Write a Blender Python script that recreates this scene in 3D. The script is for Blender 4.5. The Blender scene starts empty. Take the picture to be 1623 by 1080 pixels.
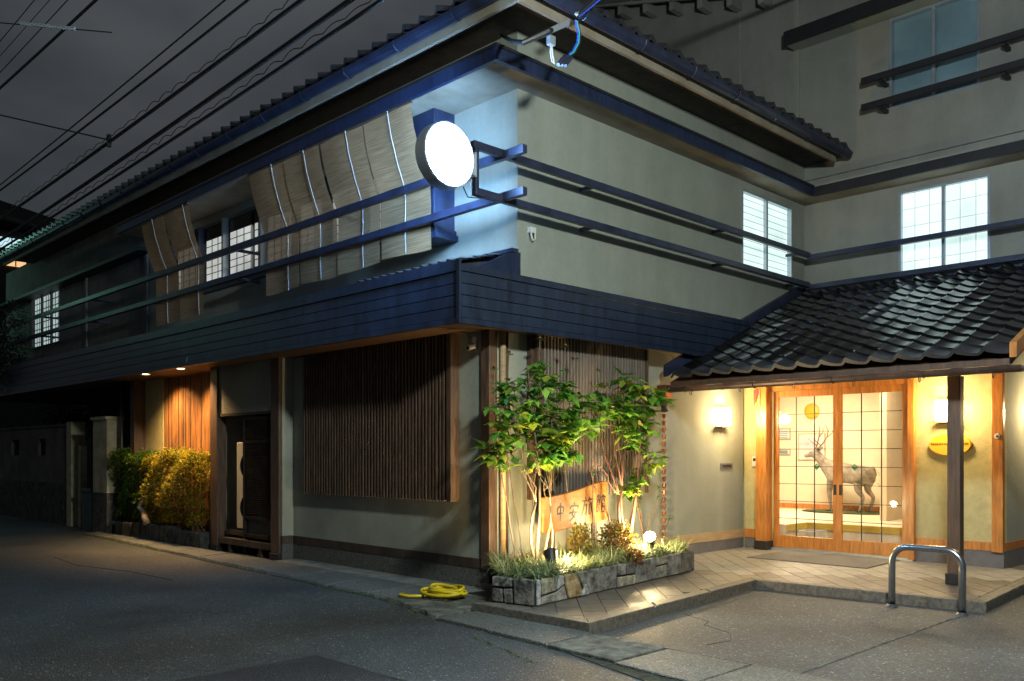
import bpy, math, random
from mathutils import Vector, Matrix
R = math.radians
scene = bpy.context.scene
col = scene.collection
rnd = random.Random(7)

# ------------------------------------------------------------------ camera
cam_d = bpy.data.cameras.new('camera'); cam = bpy.data.objects.new('camera', cam_d); col.objects.link(cam)
cam_d.sensor_width = 36; cam_d.lens = 36 * 1403 / 1623
cam_d.shift_y = (720 - 540) / 1623
cam_d.clip_end = 600; cam_d.clip_start = .05
cam.location = (-6.352, -6.781, 1.45)
cam.rotation_euler = (R(90), 0, R(45.4 - 90))
scene.camera = cam

# ------------------------------------------------------------------ world, exposure
w = bpy.data.worlds.new('World'); scene.world = w; w.use_nodes = True
nt = w.node_tree; nt.nodes.clear()
wo = nt.nodes.new('ShaderNodeOutputWorld'); bg = nt.nodes.new('ShaderNodeBackground')
tc = nt.nodes.new('ShaderNodeTexCoord'); mp = nt.nodes.new('ShaderNodeMapping'); nz = nt.nodes.new('ShaderNodeTexNoise')
cr = nt.nodes.new('ShaderNodeValToRGB')
mp.inputs['Scale'].default_value = (2.2, 2.2, 4.5)
nz.inputs['Scale'].default_value = 1.3; nz.inputs['Detail'].default_value = 5; nz.inputs['Roughness'].default_value = .5
cr.color_ramp.elements[0].position = .35; cr.color_ramp.elements[0].color = (.0125, .0150, .0175, 1)
cr.color_ramp.elements[1].position = .68; cr.color_ramp.elements[1].color = (.030, .0325, .0355, 1)
nt.links.new(tc.outputs['Generated'], mp.inputs[0]); nt.links.new(mp.outputs[0], nz.inputs['Vector'])
nt.links.new(nz.outputs[0], cr.inputs[0]); nt.links.new(cr.outputs[0], bg.inputs[0]); nt.links.new(bg.outputs[0], wo.inputs[0])
bg.inputs[1].default_value = 2.3
scene.view_settings.view_transform = 'Standard'; scene.view_settings.look = 'None'
scene.view_settings.exposure = .10; scene.view_settings.gamma = 1
scene.render.engine = 'CYCLES'
scene.cycles.use_denoising = True
scene.cycles.sample_clamp_indirect = 6
scene.cycles.max_bounces = 7

# ------------------------------------------------------------------ materials
M = {}
def mat(name, color, rough=.7, metal=0., var=.18, scale=6., bump=0., bscale=40., spec=.5, coat=0., stretch=None, color2=None, streak=0.):
    m = bpy.data.materials.new(name); m.use_nodes = True; t = m.node_tree; n = t.nodes; l = t.links
    b = n['Principled BSDF']; b.inputs['Roughness'].default_value = rough; b.inputs['Metallic'].default_value = metal
    b.inputs['Specular IOR Level'].default_value = spec
    if coat: b.inputs['Coat Weight'].default_value = coat; b.inputs['Coat Roughness'].default_value = .15
    g = n.new('ShaderNodeNewGeometry'); mp = n.new('ShaderNodeMapping'); l.new(g.outputs['Position'], mp.inputs[0])
    if stretch: mp.inputs['Scale'].default_value = stretch
    no = n.new('ShaderNodeTexNoise'); no.inputs['Scale'].default_value = scale; no.inputs['Detail'].default_value = 7; no.inputs['Roughness'].default_value = .6
    l.new(mp.outputs[0], no.inputs['Vector'])
    c2 = color2 or tuple(c * (1 - 2 * var) for c in color); c1 = color if color2 else tuple(min(1, c * (1 + var)) for c in color)
    r = n.new('ShaderNodeValToRGB'); r.color_ramp.elements[0].position = .3; r.color_ramp.elements[1].position = .7
    r.color_ramp.elements[0].color = (*c2, 1); r.color_ramp.elements[1].color = (*c1, 1)
    l.new(no.outputs[0], r.inputs[0]); l.new(r.outputs[0], b.inputs['Base Color'])
    if streak:
        m2 = n.new('ShaderNodeMapping'); m2.inputs['Scale'].default_value = (1.6, 1.6, .22); l.new(g.outputs['Position'], m2.inputs[0])
        n2 = n.new('ShaderNodeTexNoise'); n2.inputs['Scale'].default_value = 1.6; n2.inputs['Detail'].default_value = 8; n2.inputs['Roughness'].default_value = .65; l.new(m2.outputs[0], n2.inputs['Vector'])
        n3 = n.new('ShaderNodeTexNoise'); n3.inputs['Scale'].default_value = 22; n3.inputs['Detail'].default_value = 5; l.new(g.outputs['Position'], n3.inputs['Vector'])
        ad = n.new('ShaderNodeMath'); ad.operation = 'MULTIPLY_ADD'; ad.inputs[1].default_value = .35; l.new(n3.outputs[0], ad.inputs[0]); l.new(n2.outputs[0], ad.inputs[2])
        r3 = n.new('ShaderNodeValToRGB'); r3.color_ramp.elements[0].position = .42; r3.color_ramp.elements[1].position = .85
        k = 1 - streak; r3.color_ramp.elements[0].color = (k, k, k * .97, 1); r3.color_ramp.elements[1].color = (1.06, 1.06, 1.06, 1)
        l.new(ad.outputs[0], r3.inputs[0])
        mm = n.new('ShaderNodeMix'); mm.data_type = 'RGBA'; mm.blend_type = 'MULTIPLY'; mm.inputs[0].default_value = 1
        l.new(r.outputs[0], mm.inputs[6]); l.new(r3.outputs[0], mm.inputs[7]); l.new(mm.outputs[2], b.inputs['Base Color'])
    if bump:
        bn = n.new('ShaderNodeTexNoise'); bn.inputs['Scale'].default_value = bscale; bn.inputs['Detail'].default_value = 4
        l.new(mp.outputs[0], bn.inputs['Vector'])
        bp = n.new('ShaderNodeBump'); bp.inputs['Strength'].default_value = bump; bp.inputs['Distance'].default_value = .02
        l.new(bn.outputs[0], bp.inputs['Height']); l.new(bp.outputs[0], b.inputs['Normal'])
    M[name] = m; return m
def emis(name, color, strength):
    m = bpy.data.materials.new(name); m.use_nodes = True; b = m.node_tree.nodes['Principled BSDF']
    b.inputs['Base Color'].default_value = (.6, .6, .6, 1); b.inputs['Emission Color'].default_value = (*color, 1); b.inputs['Emission Strength'].default_value = strength
    b.inputs['Roughness'].default_value = .6
    if name.startswith('shoji'):
        t = m.node_tree; g = t.nodes.new('ShaderNodeNewGeometry'); no = t.nodes.new('ShaderNodeTexNoise'); no.inputs['Scale'].default_value = 1.7; no.inputs['Detail'].default_value = 3
        mr = t.nodes.new('ShaderNodeMapRange'); mr.inputs[1].default_value = .3; mr.inputs[2].default_value = .7; mr.inputs[3].default_value = strength * .68; mr.inputs[4].default_value = strength * 1.12
        t.links.new(g.outputs['Position'], no.inputs['Vector']); t.links.new(no.outputs[0], mr.inputs[0]); t.links.new(mr.outputs[0], b.inputs['Emission Strength'])
    M[name] = m; return m
mat('plaster', (.295, .305, .265), .9, var=.10, scale=1.1, bump=.25, bscale=130, color2=(.225, .242, .207), streak=.13)
mat('plaster_low', (.29, .30, .25), .9, var=.12, scale=1.7, bump=.3, bscale=130, streak=.14)
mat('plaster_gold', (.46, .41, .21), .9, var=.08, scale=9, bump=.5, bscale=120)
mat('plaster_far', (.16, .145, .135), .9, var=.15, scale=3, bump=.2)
mat('plaster_rear', (.25, .25, .23), .9, var=.12, scale=.8, bump=.2, bscale=100, streak=.12)
mat('soffit', (.30, .27, .21), .8, var=.22, scale=2.4, color2=(.19, .15, .10))
mat('soffit_wood', (.10, .052, .026), .6, var=.25, scale=4, stretch=(1, 8, 1))
mat('navy', (.020, .033, .085), .42, var=.3, scale=5, stretch=(3, 3, .35), bump=.15, bscale=60, color2=(.009, .015, .04), streak=.5)
mat('navy_plank', (.026, .040, .080), .30, var=.3, scale=3, stretch=(6, 3.5, .8), bump=.2, bscale=60, color2=(.009, .014, .028), streak=.5)
mat('rail_paint', (.024, .030, .062), .4, var=.3, scale=5, bump=.1)
mat('black_beam', (.012, .012, .016), .55, var=.2)
mat('dark_wood', (.055, .036, .026), .6, var=.3, scale=8, stretch=(1, 1, .2), bump=.2)
mat('slat_wood', (.10, .060, .036), .55, var=.35, scale=9, stretch=(6, 6, .5), bump=.2)
mat('slat_grey', (.20, .165, .14), .55, var=.16, scale=3, stretch=(4, 4, .5), bump=.1)
mat('slat_gold', (.38, .17, .06), .5, var=.4, scale=9, stretch=(6, 6, .3), bump=.2)
mat('post_wood', (.105, .062, .040), .5, var=.3, scale=7, stretch=(5, 5, .5), bump=.15)
mat('cedar', (.50, .19, .038), .38, var=.22, scale=6, stretch=(5, 5, .6), coat=.3, bump=.05)
mat('pale_wood', (.42, .30, .17), .5, var=.15, scale=6, stretch=(.6, .6, 6))
mat('base_grey', (.13, .125, .135), .75, var=.1, scale=9, bump=.2)
mat('granolith', (.115, .11, .10), .9, var=.45, scale=70, bump=.6, bscale=120)
mat('tile', (.075, .075, .08), .17, metal=.9, var=.30, scale=4, bump=.05, bscale=9)
mat('tile_dull', (.03, .03, .036), .35, var=.3, scale=5, spec=.5)
mat('gutter', (.022, .028, .055), .32, var=.25, scale=4)
mat('louvre', (.030, .025, .023), .9, var=.3, spec=.05)
mat('copper_gutter', (.085, .055, .045), .4, metal=.4, var=.3)
mat('copper', (.42, .17, .09), .35, metal=.8, var=.2)
mat('steel', (.55, .56, .58), .27, metal=1., var=.08, scale=30)
mat('alu', (.42, .47, .52), .35, metal=.6, var=.05)
mat('concrete', (.155, .165, .155), .9, var=.25, scale=6, bump=.35, bscale=90)
mat('slab', (.13, .137, .122), .95, var=.4, scale=9, bump=1., bscale=38, streak=.3)
mat('moss_edge', (.03, .034, .02), .95, var=.4, scale=18, bump=.7)
mat('kerb', (.13, .115, .095), .6, var=.3, scale=25, bump=.3)
mat('soil', (.02, .015, .01), 1., var=.4, scale=30)
mat('black', (.012, .012, .012), .5, var=.2)
mat('black_metal', (.02, .02, .022), .4, var=.2, scale=30)
mat('white_plastic', (.55, .56, .54), .5, var=.06)
mat('white_cord', (.50, .50, .48), .6, var=.03)
mat('bin', (.05, .075, .07), .5, var=.2)
mat('hose', (.62, .47, .015), .38, var=.1)
mat('mat_fabric', (.21, .20, .19), .95, var=.3, scale=90, bump=.8, bscale=200)
mat('bark', (.19, .14, .09), .8, var=.3, scale=30, stretch=(1, 1, .3), bump=.4)
mat('bark_red', (.22, .10, .06), .8, var=.3, scale=30, stretch=(1, 1, .3), bump=.4)
mat('twig', (.20, .12, .07), .8, var=.3, scale=30)
mat('sign_wood', (.24, .075, .014), .5, var=.3, scale=2.6, stretch=(1.5, 1.5, 6), color2=(.34, .155, .04), bump=.15, bscale=20)
mat('ink', (.012, .01, .009), .6, var=.1)
mat('sign_yellow', (.62, .38, .02), .5, var=.1)
mat('sign_red', (.13, .03, .01), .6, var=.1)
mat('room_wall', (.68, .58, .44), .9, var=.03)
mat('room_floor', (.62, .54, .42), .35, var=.05)
mat('room_pit', (.10, .10, .09), .5, var=.3)
mat('nosing', (.50, .36, .06), .5, var=.1)
mat('turf', (.035, .055, .018), .95, var=.4, scale=60, bump=1)
mat('fur', (.10, .08, .06), .9, var=.3, scale=11, color2=(.28, .25, .21), bump=.3, bscale=120)
mat('fur_pale', (.50, .42, .32), .9, var=.15, scale=14)
mat('antler', (.16, .10, .05), .6, var=.2)
mat('paper', (.55, .57, .62), .8, var=.1)
mat('print', (.45, .30, .42), .8, var=.5, scale=7, color2=(.62, .60, .50))
mat('sticker', (.02, .33, .20), .5, var=.05)
mat('lamp_trim', (.16, .10, .05), .5, var=.2)
mat('blue_cable', (.03, .08, .55), .4, var=.1)
mat('cyan_cable', (.03, .40, .50), .4, var=.1)
mat('pale_rope', (.45, .47, .45), .6, var=.1)
mat('window_dark', (.02, .022, .025), .2, var=.2)
mat('garden_wall', (.085, .08, .065), .95, var=.25, scale=2, bump=.3)
mat('stone_dark', (.05, .05, .045), .95, var=.5, scale=9, bump=.8, bscale=30)
mat('pillar', (.36, .32, .21), .9, var=.2, scale=5, bump=.2)
mat('far_building', (.028, .026, .026), .9, var=.2)
mat('joint_dark', (.03, .03, .028), .95, var=.3)
mat('petal', (.30, .05, .03), .7)
mat('frost_dim', (.17, .27, .32), .35, var=.15, scale=1.2)
for i, c in enumerate([(.27, .26, .23), (.20, .195, .18), (.33, .31, .23), (.33, .24, .12), (.38, .39, .38), (.13, .122, .108)]):
    mat('stone_%s' % 'abcdef'[i], c, .8, var=.42, scale=11, bump=1., bscale=24)
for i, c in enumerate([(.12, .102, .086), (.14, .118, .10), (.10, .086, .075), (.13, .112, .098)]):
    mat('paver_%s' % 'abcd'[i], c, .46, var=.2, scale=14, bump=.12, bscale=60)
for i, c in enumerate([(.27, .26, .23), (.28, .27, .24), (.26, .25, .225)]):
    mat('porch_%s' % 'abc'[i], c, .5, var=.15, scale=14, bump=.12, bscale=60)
emis('disc', (.28, .56, 1.0), 230)
emis('lamp_glow', (1.0, .72, .34), 46)
emis('downlight', (1.0, .72, .35), 20)
emis('flood', (1.0, .74, .36), 60)
emis('shoji_cool', (.72, .95, .90), .95)
emis('shoji_plain', (.62, .80, .78), .62)
emis('shoji_rib_glow', (.55, .75, .72), .50)  # ribs given their own glow, standing in for light through the paper
emis('shoji_warm', (.80, .84, .80), .62)
emis('shoji_blind', (.80, .78, .66), .30)
emis('lit_orange', (1.0, .55, .25), 1.0)
emis('lit_cyan', (.6, .9, 1.0), .9)
emis('lamp_small', (1.0, .8, .5), 5)

def asphalt(name, base, spk, streak=0):
    m = bpy.data.materials.new(name); m.use_nodes = True; t = m.node_tree; n = t.nodes; l = t.links
    b = n['Principled BSDF']; b.inputs['Roughness'].default_value = .62
    g = n.new('ShaderNodeNewGeometry')
    v = n.new('ShaderNodeTexVoronoi'); v.inputs['Scale'].default_value = 78; l.new(g.outputs['Position'], v.inputs['Vector'])
    r = n.new('ShaderNodeValToRGB'); r.color_ramp.elements[0].position = .0; r.color_ramp.elements[1].position = 1.
    l.new(v.outputs['Color'], r.inputs[0])
    r.color_ramp.elements[0].color = (*[c * .35 for c in base], 1); r.color_ramp.elements[1].color = (*[c * 1.35 for c in base], 1)
    e = r.color_ramp.elements.new(.86); e.color = (*[c * 1.25 for c in base], 1)
    e = r.color_ramp.elements.new(.93); e.color = (*spk, 1)
    n2 = n.new('ShaderNodeTexNoise'); n2.inputs['Scale'].default_value = .8; n2.inputs['Detail'].default_value = 6; l.new(g.outputs['Position'], n2.inputs['Vector'])
    r2 = n.new('ShaderNodeValToRGB'); r2.color_ramp.elements[0].position = .32; r2.color_ramp.elements[1].position = .68
    r2.color_ramp.elements[0].color = (.58, .58, .57, 1); r2.color_ramp.elements[1].color = (1.25, 1.25, 1.25, 1)
    l.new(n2.outputs[0], r2.inputs[0])
    mx = n.new('ShaderNodeMix'); mx.data_type = 'RGBA'; mx.blend_type = 'MULTIPLY'; mx.inputs[0].default_value = 1
    l.new(r.outputs[0], mx.inputs[6]); l.new(r2.outputs[0], mx.inputs[7]); l.new(mx.outputs[2], b.inputs['Base Color'])
    bp = n.new('ShaderNodeBump'); bp.inputs['Strength'].default_value = .9; bp.inputs['Distance'].default_value = .012
    l.new(v.outputs['Distance'], bp.inputs['Height']); l.new(bp.outputs[0], b.inputs['Normal'])
    M[name] = m
asphalt('asphalt', (.056, .062, .064), (.30, .31, .31))
asphalt('asphalt_patch', (.030, .029, .031), (.09, .09, .09))
asphalt('asphalt_lot', (.078, .084, .086), (.34, .34, .33))
asphalt('slab_face', (.118, .125, .115), (.30, .31, .28))

def leafmat(name, c, c2, trans=.45):
    m = bpy.data.materials.new(name); m.use_nodes = True; t = m.node_tree; n = t.nodes; l = t.links
    n.clear(); o = n.new('ShaderNodeOutputMaterial'); p = n.new('ShaderNodeBsdfPrincipled'); tr = n.new('ShaderNodeBsdfTranslucent'); mx = n.new('ShaderNodeMixShader')
    p.inputs['Roughness'].default_value = .45
    g = n.new('ShaderNodeNewGeometry'); r = n.new('ShaderNodeValToRGB'); r.color_ramp.elements[0].color = (*c, 1); r.color_ramp.elements[1].color = (*c2, 1)
    l.new(g.outputs['Random Per Island'], r.inputs[0]); l.new(r.outputs[0], p.inputs['Base Color']); l.new(r.outputs[0], tr.inputs[0])
    mx.inputs[0].default_value = trans; l.new(p.outputs[0], mx.inputs[1]); l.new(tr.outputs[0], mx.inputs[2]); l.new(mx.outputs[0], o.inputs[0])
    M[name] = m
leafmat('leaf', (.07, .25, .03), (.24, .44, .05), .5)
leafmat('leaf_dark', (.04, .15, .03), (.09, .26, .04))
leafmat('leaf_lime', (.22, .34, .03), (.38, .42, .05), .55)
leafmat('leaf_hedge', (.045, .10, .012), (.13, .17, .015))
leafmat('leaf_gold', (.28, .24, .015), (.50, .36, .02))
leafmat('leaf_red', (.22, .05, .02), (.20, .15, .03))
leafmat('leaf_orange', (.30, .14, .02), (.20, .20, .03))
leafmat('leaf_litter', (.16, .10, .04), (.25, .19, .08), .1)
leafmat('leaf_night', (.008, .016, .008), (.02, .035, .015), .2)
leafmat('blade', (.09, .17, .05), (.48, .52, .30))

def blindmat():
    m = bpy.data.materials.new('bamboo_blind'); m.use_nodes = True; t = m.node_tree; n = t.nodes; l = t.links; n.clear()
    o = n.new('ShaderNodeOutputMaterial'); p = n.new('ShaderNodeBsdfPrincipled'); tr = n.new('ShaderNodeBsdfTranslucent'); m1 = n.new('ShaderNodeMixShader')
    tp = n.new('ShaderNodeBsdfTransparent'); m2 = n.new('ShaderNodeMixShader')
    g = n.new('ShaderNodeNewGeometry'); mp = n.new('ShaderNodeMapping'); mp.inputs['Scale'].default_value = (1, 1.2, 60)
    no = n.new('ShaderNodeTexNoise'); no.inputs['Scale'].default_value = 2.5; no.inputs['Detail'].default_value = 5
    l.new(g.outputs['Position'], mp.inputs[0]); l.new(mp.outputs[0], no.inputs['Vector'])
    r = n.new('ShaderNodeValToRGB'); r.color_ramp.elements[0].position = .3; r.color_ramp.elements[1].position = .7
    r.color_ramp.elements[0].color = (.26, .15, .07, 1); r.color_ramp.elements[1].color = (.58, .37, .19, 1)
    l.new(no.outputs[0], r.inputs[0]); l.new(r.outputs[0], p.inputs['Base Color']); l.new(r.outputs[0], tr.inputs[0]); p.inputs['Roughness'].default_value = .7
    m1.inputs[0].default_value = .25; l.new(p.outputs[0], m1.inputs[1]); l.new(tr.outputs[0], m1.inputs[2])
    m2.inputs[0].default_value = .15; l.new(m1.outputs[0], m2.inputs[1]); l.new(tp.outputs[0], m2.inputs[2]); l.new(m2.outputs[0], o.inputs[0])
    M['bamboo_blind'] = m
blindmat()
def glassmat():
    m = bpy.data.materials.new('clear_glass'); m.use_nodes = True; t = m.node_tree; n = t.nodes; l = t.links; n.clear()
    o = n.new('ShaderNodeOutputMaterial'); gl = n.new('ShaderNodeBsdfGlossy'); gl.inputs['Roughness'].default_value = .02
    tp = n.new('ShaderNodeBsdfTransparent'); mx = n.new('ShaderNodeMixShader'); mx.inputs[0].default_value = .04
    l.new(tp.outputs[0], mx.inputs[1]); l.new(gl.outputs[0], mx.inputs[2]); l.new(mx.outputs[0], o.inputs[0]); M['clear_glass'] = m
glassmat()

# ------------------------------------------------------------------ mesh builder
class MB:
    def __init__(s): s.v = []; s.f = []
    def add(s, vs, fs):
        k = len(s.v); s.v += [tuple(v) for v in vs]; s.f += [tuple(i + k for i in f) for f in fs]; return s
    def box(s, x0, x1, y0, y1, z0, z1):
        if x0 > x1: x0, x1 = x1, x0
        if y0 > y1: y0, y1 = y1, y0
        if z0 > z1: z0, z1 = z1, z0
        return s.add([(x0, y0, z0), (x1, y0, z0), (x1, y1, z0), (x0, y1, z0), (x0, y0, z1), (x1, y0, z1), (x1, y1, z1), (x0, y1, z1)],
                     [(0, 3, 2, 1), (4, 5, 6, 7), (0, 1, 5, 4), (1, 2, 6, 5), (2, 3, 7, 6), (3, 0, 4, 7)])
    def prism(s, poly, z0, z1, inset=0):
        n = len(poly); a = sum((poly[i][0] * poly[(i + 1) % n][1] - poly[(i + 1) % n][0] * poly[i][1]) for i in range(n))
        if a < 0: poly = poly[::-1]
        return s.add([(p[0], p[1], z0) for p in poly] + [(p[0], p[1], z1) for p in poly],
                     [tuple(range(n - 1, -1, -1)), tuple(range(n, 2 * n))] + [(i, (i + 1) % n, n + (i + 1) % n, n + i) for i in range(n)])
    def extr(s, a, off):      # a: list of 3D points polygon, off: vector extrusion
        n = len(a); off = Vector(off)
        return s.add([tuple(p) for p in a] + [tuple(Vector(p) + off) for p in a],
                     [tuple(range(n - 1, -1, -1)), tuple(range(n, 2 * n))] + [(i, (i + 1) % n, n + (i + 1) % n, n + i) for i in range(n)])
    def tube(s, pts, r, n=6, caps=True):
        pts = [Vector(p) for p in pts]; rs = r if isinstance(r, (list, tuple)) else [r] * len(pts)
        k = len(s.v); up = Vector((0, 0, 1))
        t0 = (pts[1] - pts[0]).normalized(); u = t0.cross(up)
        if u.length < 1e-3: u = t0.cross(Vector((1, 0, 0)))
        u.normalize()
        for i, p in enumerate(pts):
            t = (pts[min(i + 1, len(pts) - 1)] - pts[max(i - 1, 0)]).normalized()
            u = (u - t * u.dot(t)); u = u.normalized() if u.length > 1e-5 else t.orthogonal().normalized(); v = t.cross(u)
            for j in range(n):
                a = 2 * math.pi * j / n; s.v.append(tuple(p + (u * math.cos(a) + v * math.sin(a)) * rs[i]))
        for i in range(len(pts) - 1):
            for j in range(n):
                a = k + i * n + j; b = k + i * n + (j + 1) % n; s.f.append((a, b, b + n, a + n))
        if caps: s.f.append(tuple(k + j for j in range(n - 1, -1, -1))); s.f.append(tuple(k + (len(pts) - 1) * n + j for j in range(n)))
        return s
    def lathe(s, prof, c, axis='z', n=20):
        k = len(s.v); m = len(prof)
        for i in range(n):
            a = 2 * math.pi * i / n
            for r, h in prof:
                x, y = r * math.cos(a), r * math.sin(a)
                p = (x, y, h) if axis == 'z' else ((x, h, y) if axis == 'y' else (h, x, y))
                s.v.append((c[0] + p[0], c[1] + p[1], c[2] + p[2]))
        for i in range(n):
            for j in range(m - 1):
                a = k + i * m + j; b = k + ((i + 1) % n) * m + j; s.f.append((a, b, b + 1, a + 1))
        return s
    def mesh(s, name):
        me = bpy.data.meshes.new(name); me.from_pydata(s.v, [], s.f); me.update(); return me
    def build(s, name, m, parent=None, smooth=False, recalc=True):
        me = s.mesh(name)
        if recalc:
            import bmesh
            b = bmesh.new(); b.from_mesh(me); bmesh.ops.recalc_face_normals(b, faces=b.faces); b.to_mesh(me); b.free()
        if smooth:
            for p in me.polygons: p.use_smooth = True
        return link(name, me, m, parent)
def link(name, me, m, parent=None):
    if m and not me.materials: me.materials.append(M[m] if isinstance(m, str) else m)
    o = bpy.data.objects.new(name, me); col.objects.link(o)
    if parent: attach(o, parent)
    return o
BASE = {}
def attach(o, parent):
    o.parent = parent; o.matrix_parent_inverse = Matrix.Translation(-Vector(BASE.get(parent.name, (0, 0, 0))))
def tag(o, label=None, cat=None, group=None, kind=None):
    if label: o['label'] = label
    if cat: o['category'] = cat
    if group: o['group'] = group
    if kind: o['kind'] = kind
    return o
def thing(name, label, cat, loc=(0, 0, 0), group=None):
    o = bpy.data.objects.new(name, None); col.objects.link(o); o.location = loc; o.empty_display_size = .1
    BASE[o.name] = loc; return tag(o, label, cat, group)
def box(*a): return MB().box(*a)
def bevel(o, wd=.004, seg=2):
    b = o.modifiers.new('bevel', 'BEVEL'); b.width = wd; b.segments = seg; b.limit_method = 'ANGLE'; return o
def wallx(x0, x1, y0, y1, z0, z1, holes):     # wall slab spanning y and z with rectangular holes (ya, yb, za, zb)
    m = MB(); ys = sorted({y0, y1, *[h[0] for h in holes], *[h[1] for h in holes]}); zs = sorted({z0, z1, *[h[2] for h in holes], *[h[3] for h in holes]})
    for a, b in zip(ys, ys[1:]):
        for c, d in zip(zs, zs[1:]):
            if not any(h[0] <= a and b <= h[1] and h[2] <= c and d <= h[3] for h in holes): m.box(x0, x1, a, b, c, d)
    return m
def wally(y0, y1, x0, x1, z0, z1, holes):
    m = wallx(y0, y1, x0, x1, z0, z1, holes); m.v = [(v[1], v[0], v[2]) for v in m.v]; m.f = [f[::-1] for f in m.f]; return m
def lerp(a, b, t): return a + (b - a) * t

# ================================================================== GROUND
tag(box(-60, 70, -40, 90, -.6, 0).build('road', 'asphalt'), kind='structure')
mb = MB().prism([(-.95, -6.5), (9, -6.5), (9, -4.0), (2.4, -4.0), (2.4, -1.75), (-.9, -2.1)], -.02, .006)
tag(mb.build('parking_area', 'asphalt_lot'), kind='structure')
tag(MB().prism([(-4.9, -4.6), (-2.9, -4.6), (-2.9, -1.27), (-4.9, -1.27)], -.02, .004).build('road_patch', 'asphalt_patch'), kind='structure')
m = MB()
m.box(-2.9, -2.872, -4.6, -1.24, -.01, .0055).box(-4.9, -2.9, -1.27, -1.242, -.01, .0055)
tag(m.build('patch_seam', 'joint_dark'), kind='structure')
m = MB()
pts = [(.35, -2.2), (.2, -2.55), (.05, -2.6), (-.1, -2.95), (-.35, -3.1), (-.6, -3.05)]
for a, b in zip(pts, pts[1:]): m.prism([(a[0], a[1]), (b[0], b[1]), (b[0] + .012, b[1] + .012), (a[0] + .012, a[1] + .012)], 0, .0085)
pts = [(-2.0, 3.2), (-2.05, 4.3), (-2.3, 5.4), (-2.2, 6.6)]
for a, b in zip(pts, pts[1:]): m.prism([(a[0], a[1]), (b[0], b[1]), (b[0] + .015, b[1]), (a[0] + .015, a[1])], 0, .004)
tag(m.build('road_crack', 'joint_dark'), kind='structure')
m = MB().box(-.95, 2.1, -3.975, -3.955, -.01, .011)
tag(m.build('parking_joint', 'slab'), kind='structure')
# strip of smooth concrete below the wall and rough kerb slabs beside the road
tag(MB().prism([(0, 3.8), (-.36, 3.8), (-.40, 0), (-.42, -.55), (0, -.05)], -.03, .035).build('footing_strip', 'concrete'), kind='structure')
slabs = tag(MB().prism([(-.36, 10.2), (-.40, -.6), (-.95, -2.1), (-1.0, -6.5), (-1.86, -6.5), (-1.80, -3.4), (-1.5, -2.3), (-1.40, -.85), (-1.07, .2), (-.93, 4), (-.62, 10.2)], -.03, .006).build('kerb_bed', 'moss_edge'), kind='structure')
ys = [10.0, 8.9, 7.9, 6.9, 5.9, 5.0, 4.1, 3.2, 2.35, 1.5, .72, -.05, -.80]
inn = lambda y: -.385
out = lambda y: lerp(-1.10, -.63, (y - .2) / 9.8) if y > .2 else lerp(-1.42, -1.10, (y + .85) / 1.05)
for a, b in zip(ys, ys[1:]):
    m = MB(); n = 5; P_ = []
    for k in range(n + 1):
        y = lerp(a - .012, b + .012, k / n); P_.append((out(y) + rnd.uniform(-.025, .03), y))
    Q_ = [(inn(b), b + .012), (inn(a), a - .012)]
    top = .045 + rnd.uniform(-.006, .006)
    vs = [(x, y, -.03) for x, y in P_ + Q_] + [(x + (.03 if i <= n else 0), y, (top * .75 if i <= n else top)) for i, (x, y) in enumerate(P_ + Q_)]
    N = len(P_ + Q_); m.add(vs, [tuple(range(N)), tuple(range(2 * N - 1, N - 1, -1))] + [(i, (i + 1) % N, N + (i + 1) % N, N + i) for i in range(N)])
    bevel(m.build('kerb_slab', rnd.choice(('slab', 'slab_face', 'slab_face')), slabs), .008)
ys = [-.84, -1.55, -2.25, -2.95, -3.65, -4.4, -5.1, -5.8]
for a, b in zip(ys, ys[1:]):
    fo = lambda y: lerp(-1.42, -1.84, (-y - .84) / 4.9)
    fi = lambda y: -.97 if y < -2.05 else lerp(-.60, -.97, (-y - .84) / 1.25)
    m = MB().prism([(fo(a) + .01, a - .012), (fi(a) - .01, a - .012), (fi(b) - .01, b + .012), (fo(b) + rnd.uniform(0, .04), b + .012)], -.03, .028 + rnd.uniform(-.006, .004))
    bevel(m.build('kerb_slab', rnd.choice(('slab', 'slab_face', 'slab_face')), slabs), .008)

# ------------------------------------------------------------------ raised porch platform with diagonal pavers
PF = [(-.97, -.80), (-.96, -2.19), (2.17, -1.86), (2.36, -4.08), (7.2, -3.75), (7.2, .15), (-.03, .15), (-.03, -.06), (-.75, -.80)]
plat = tag(MB().prism(PF, -.05, .088).build('platform', 'kerb'), kind='structure')
def inset(poly, d):
    n = len(poly); a = sum((poly[i][0] * poly[(i + 1) % n][1] - poly[(i + 1) % n][0] * poly[i][1]) for i in range(n)); sg = 1 if a > 0 else -1
    outp = []
    for i in range(n):
        p0, p1, p2 = Vector(poly[i - 1]), Vector(poly[i]), Vector(poly[(i + 1) % n])
        e1 = (p1 - p0).normalized(); e2 = (p2 - p1).normalized()
        n1 = Vector((-e1.y, e1.x)) * sg; n2 = Vector((-e2.y, e2.x)) * sg
        b = (n1 + n2); b /= max(.3, b.dot(n1)); outp.append(tuple(p1 + b * d))
    return outp
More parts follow.
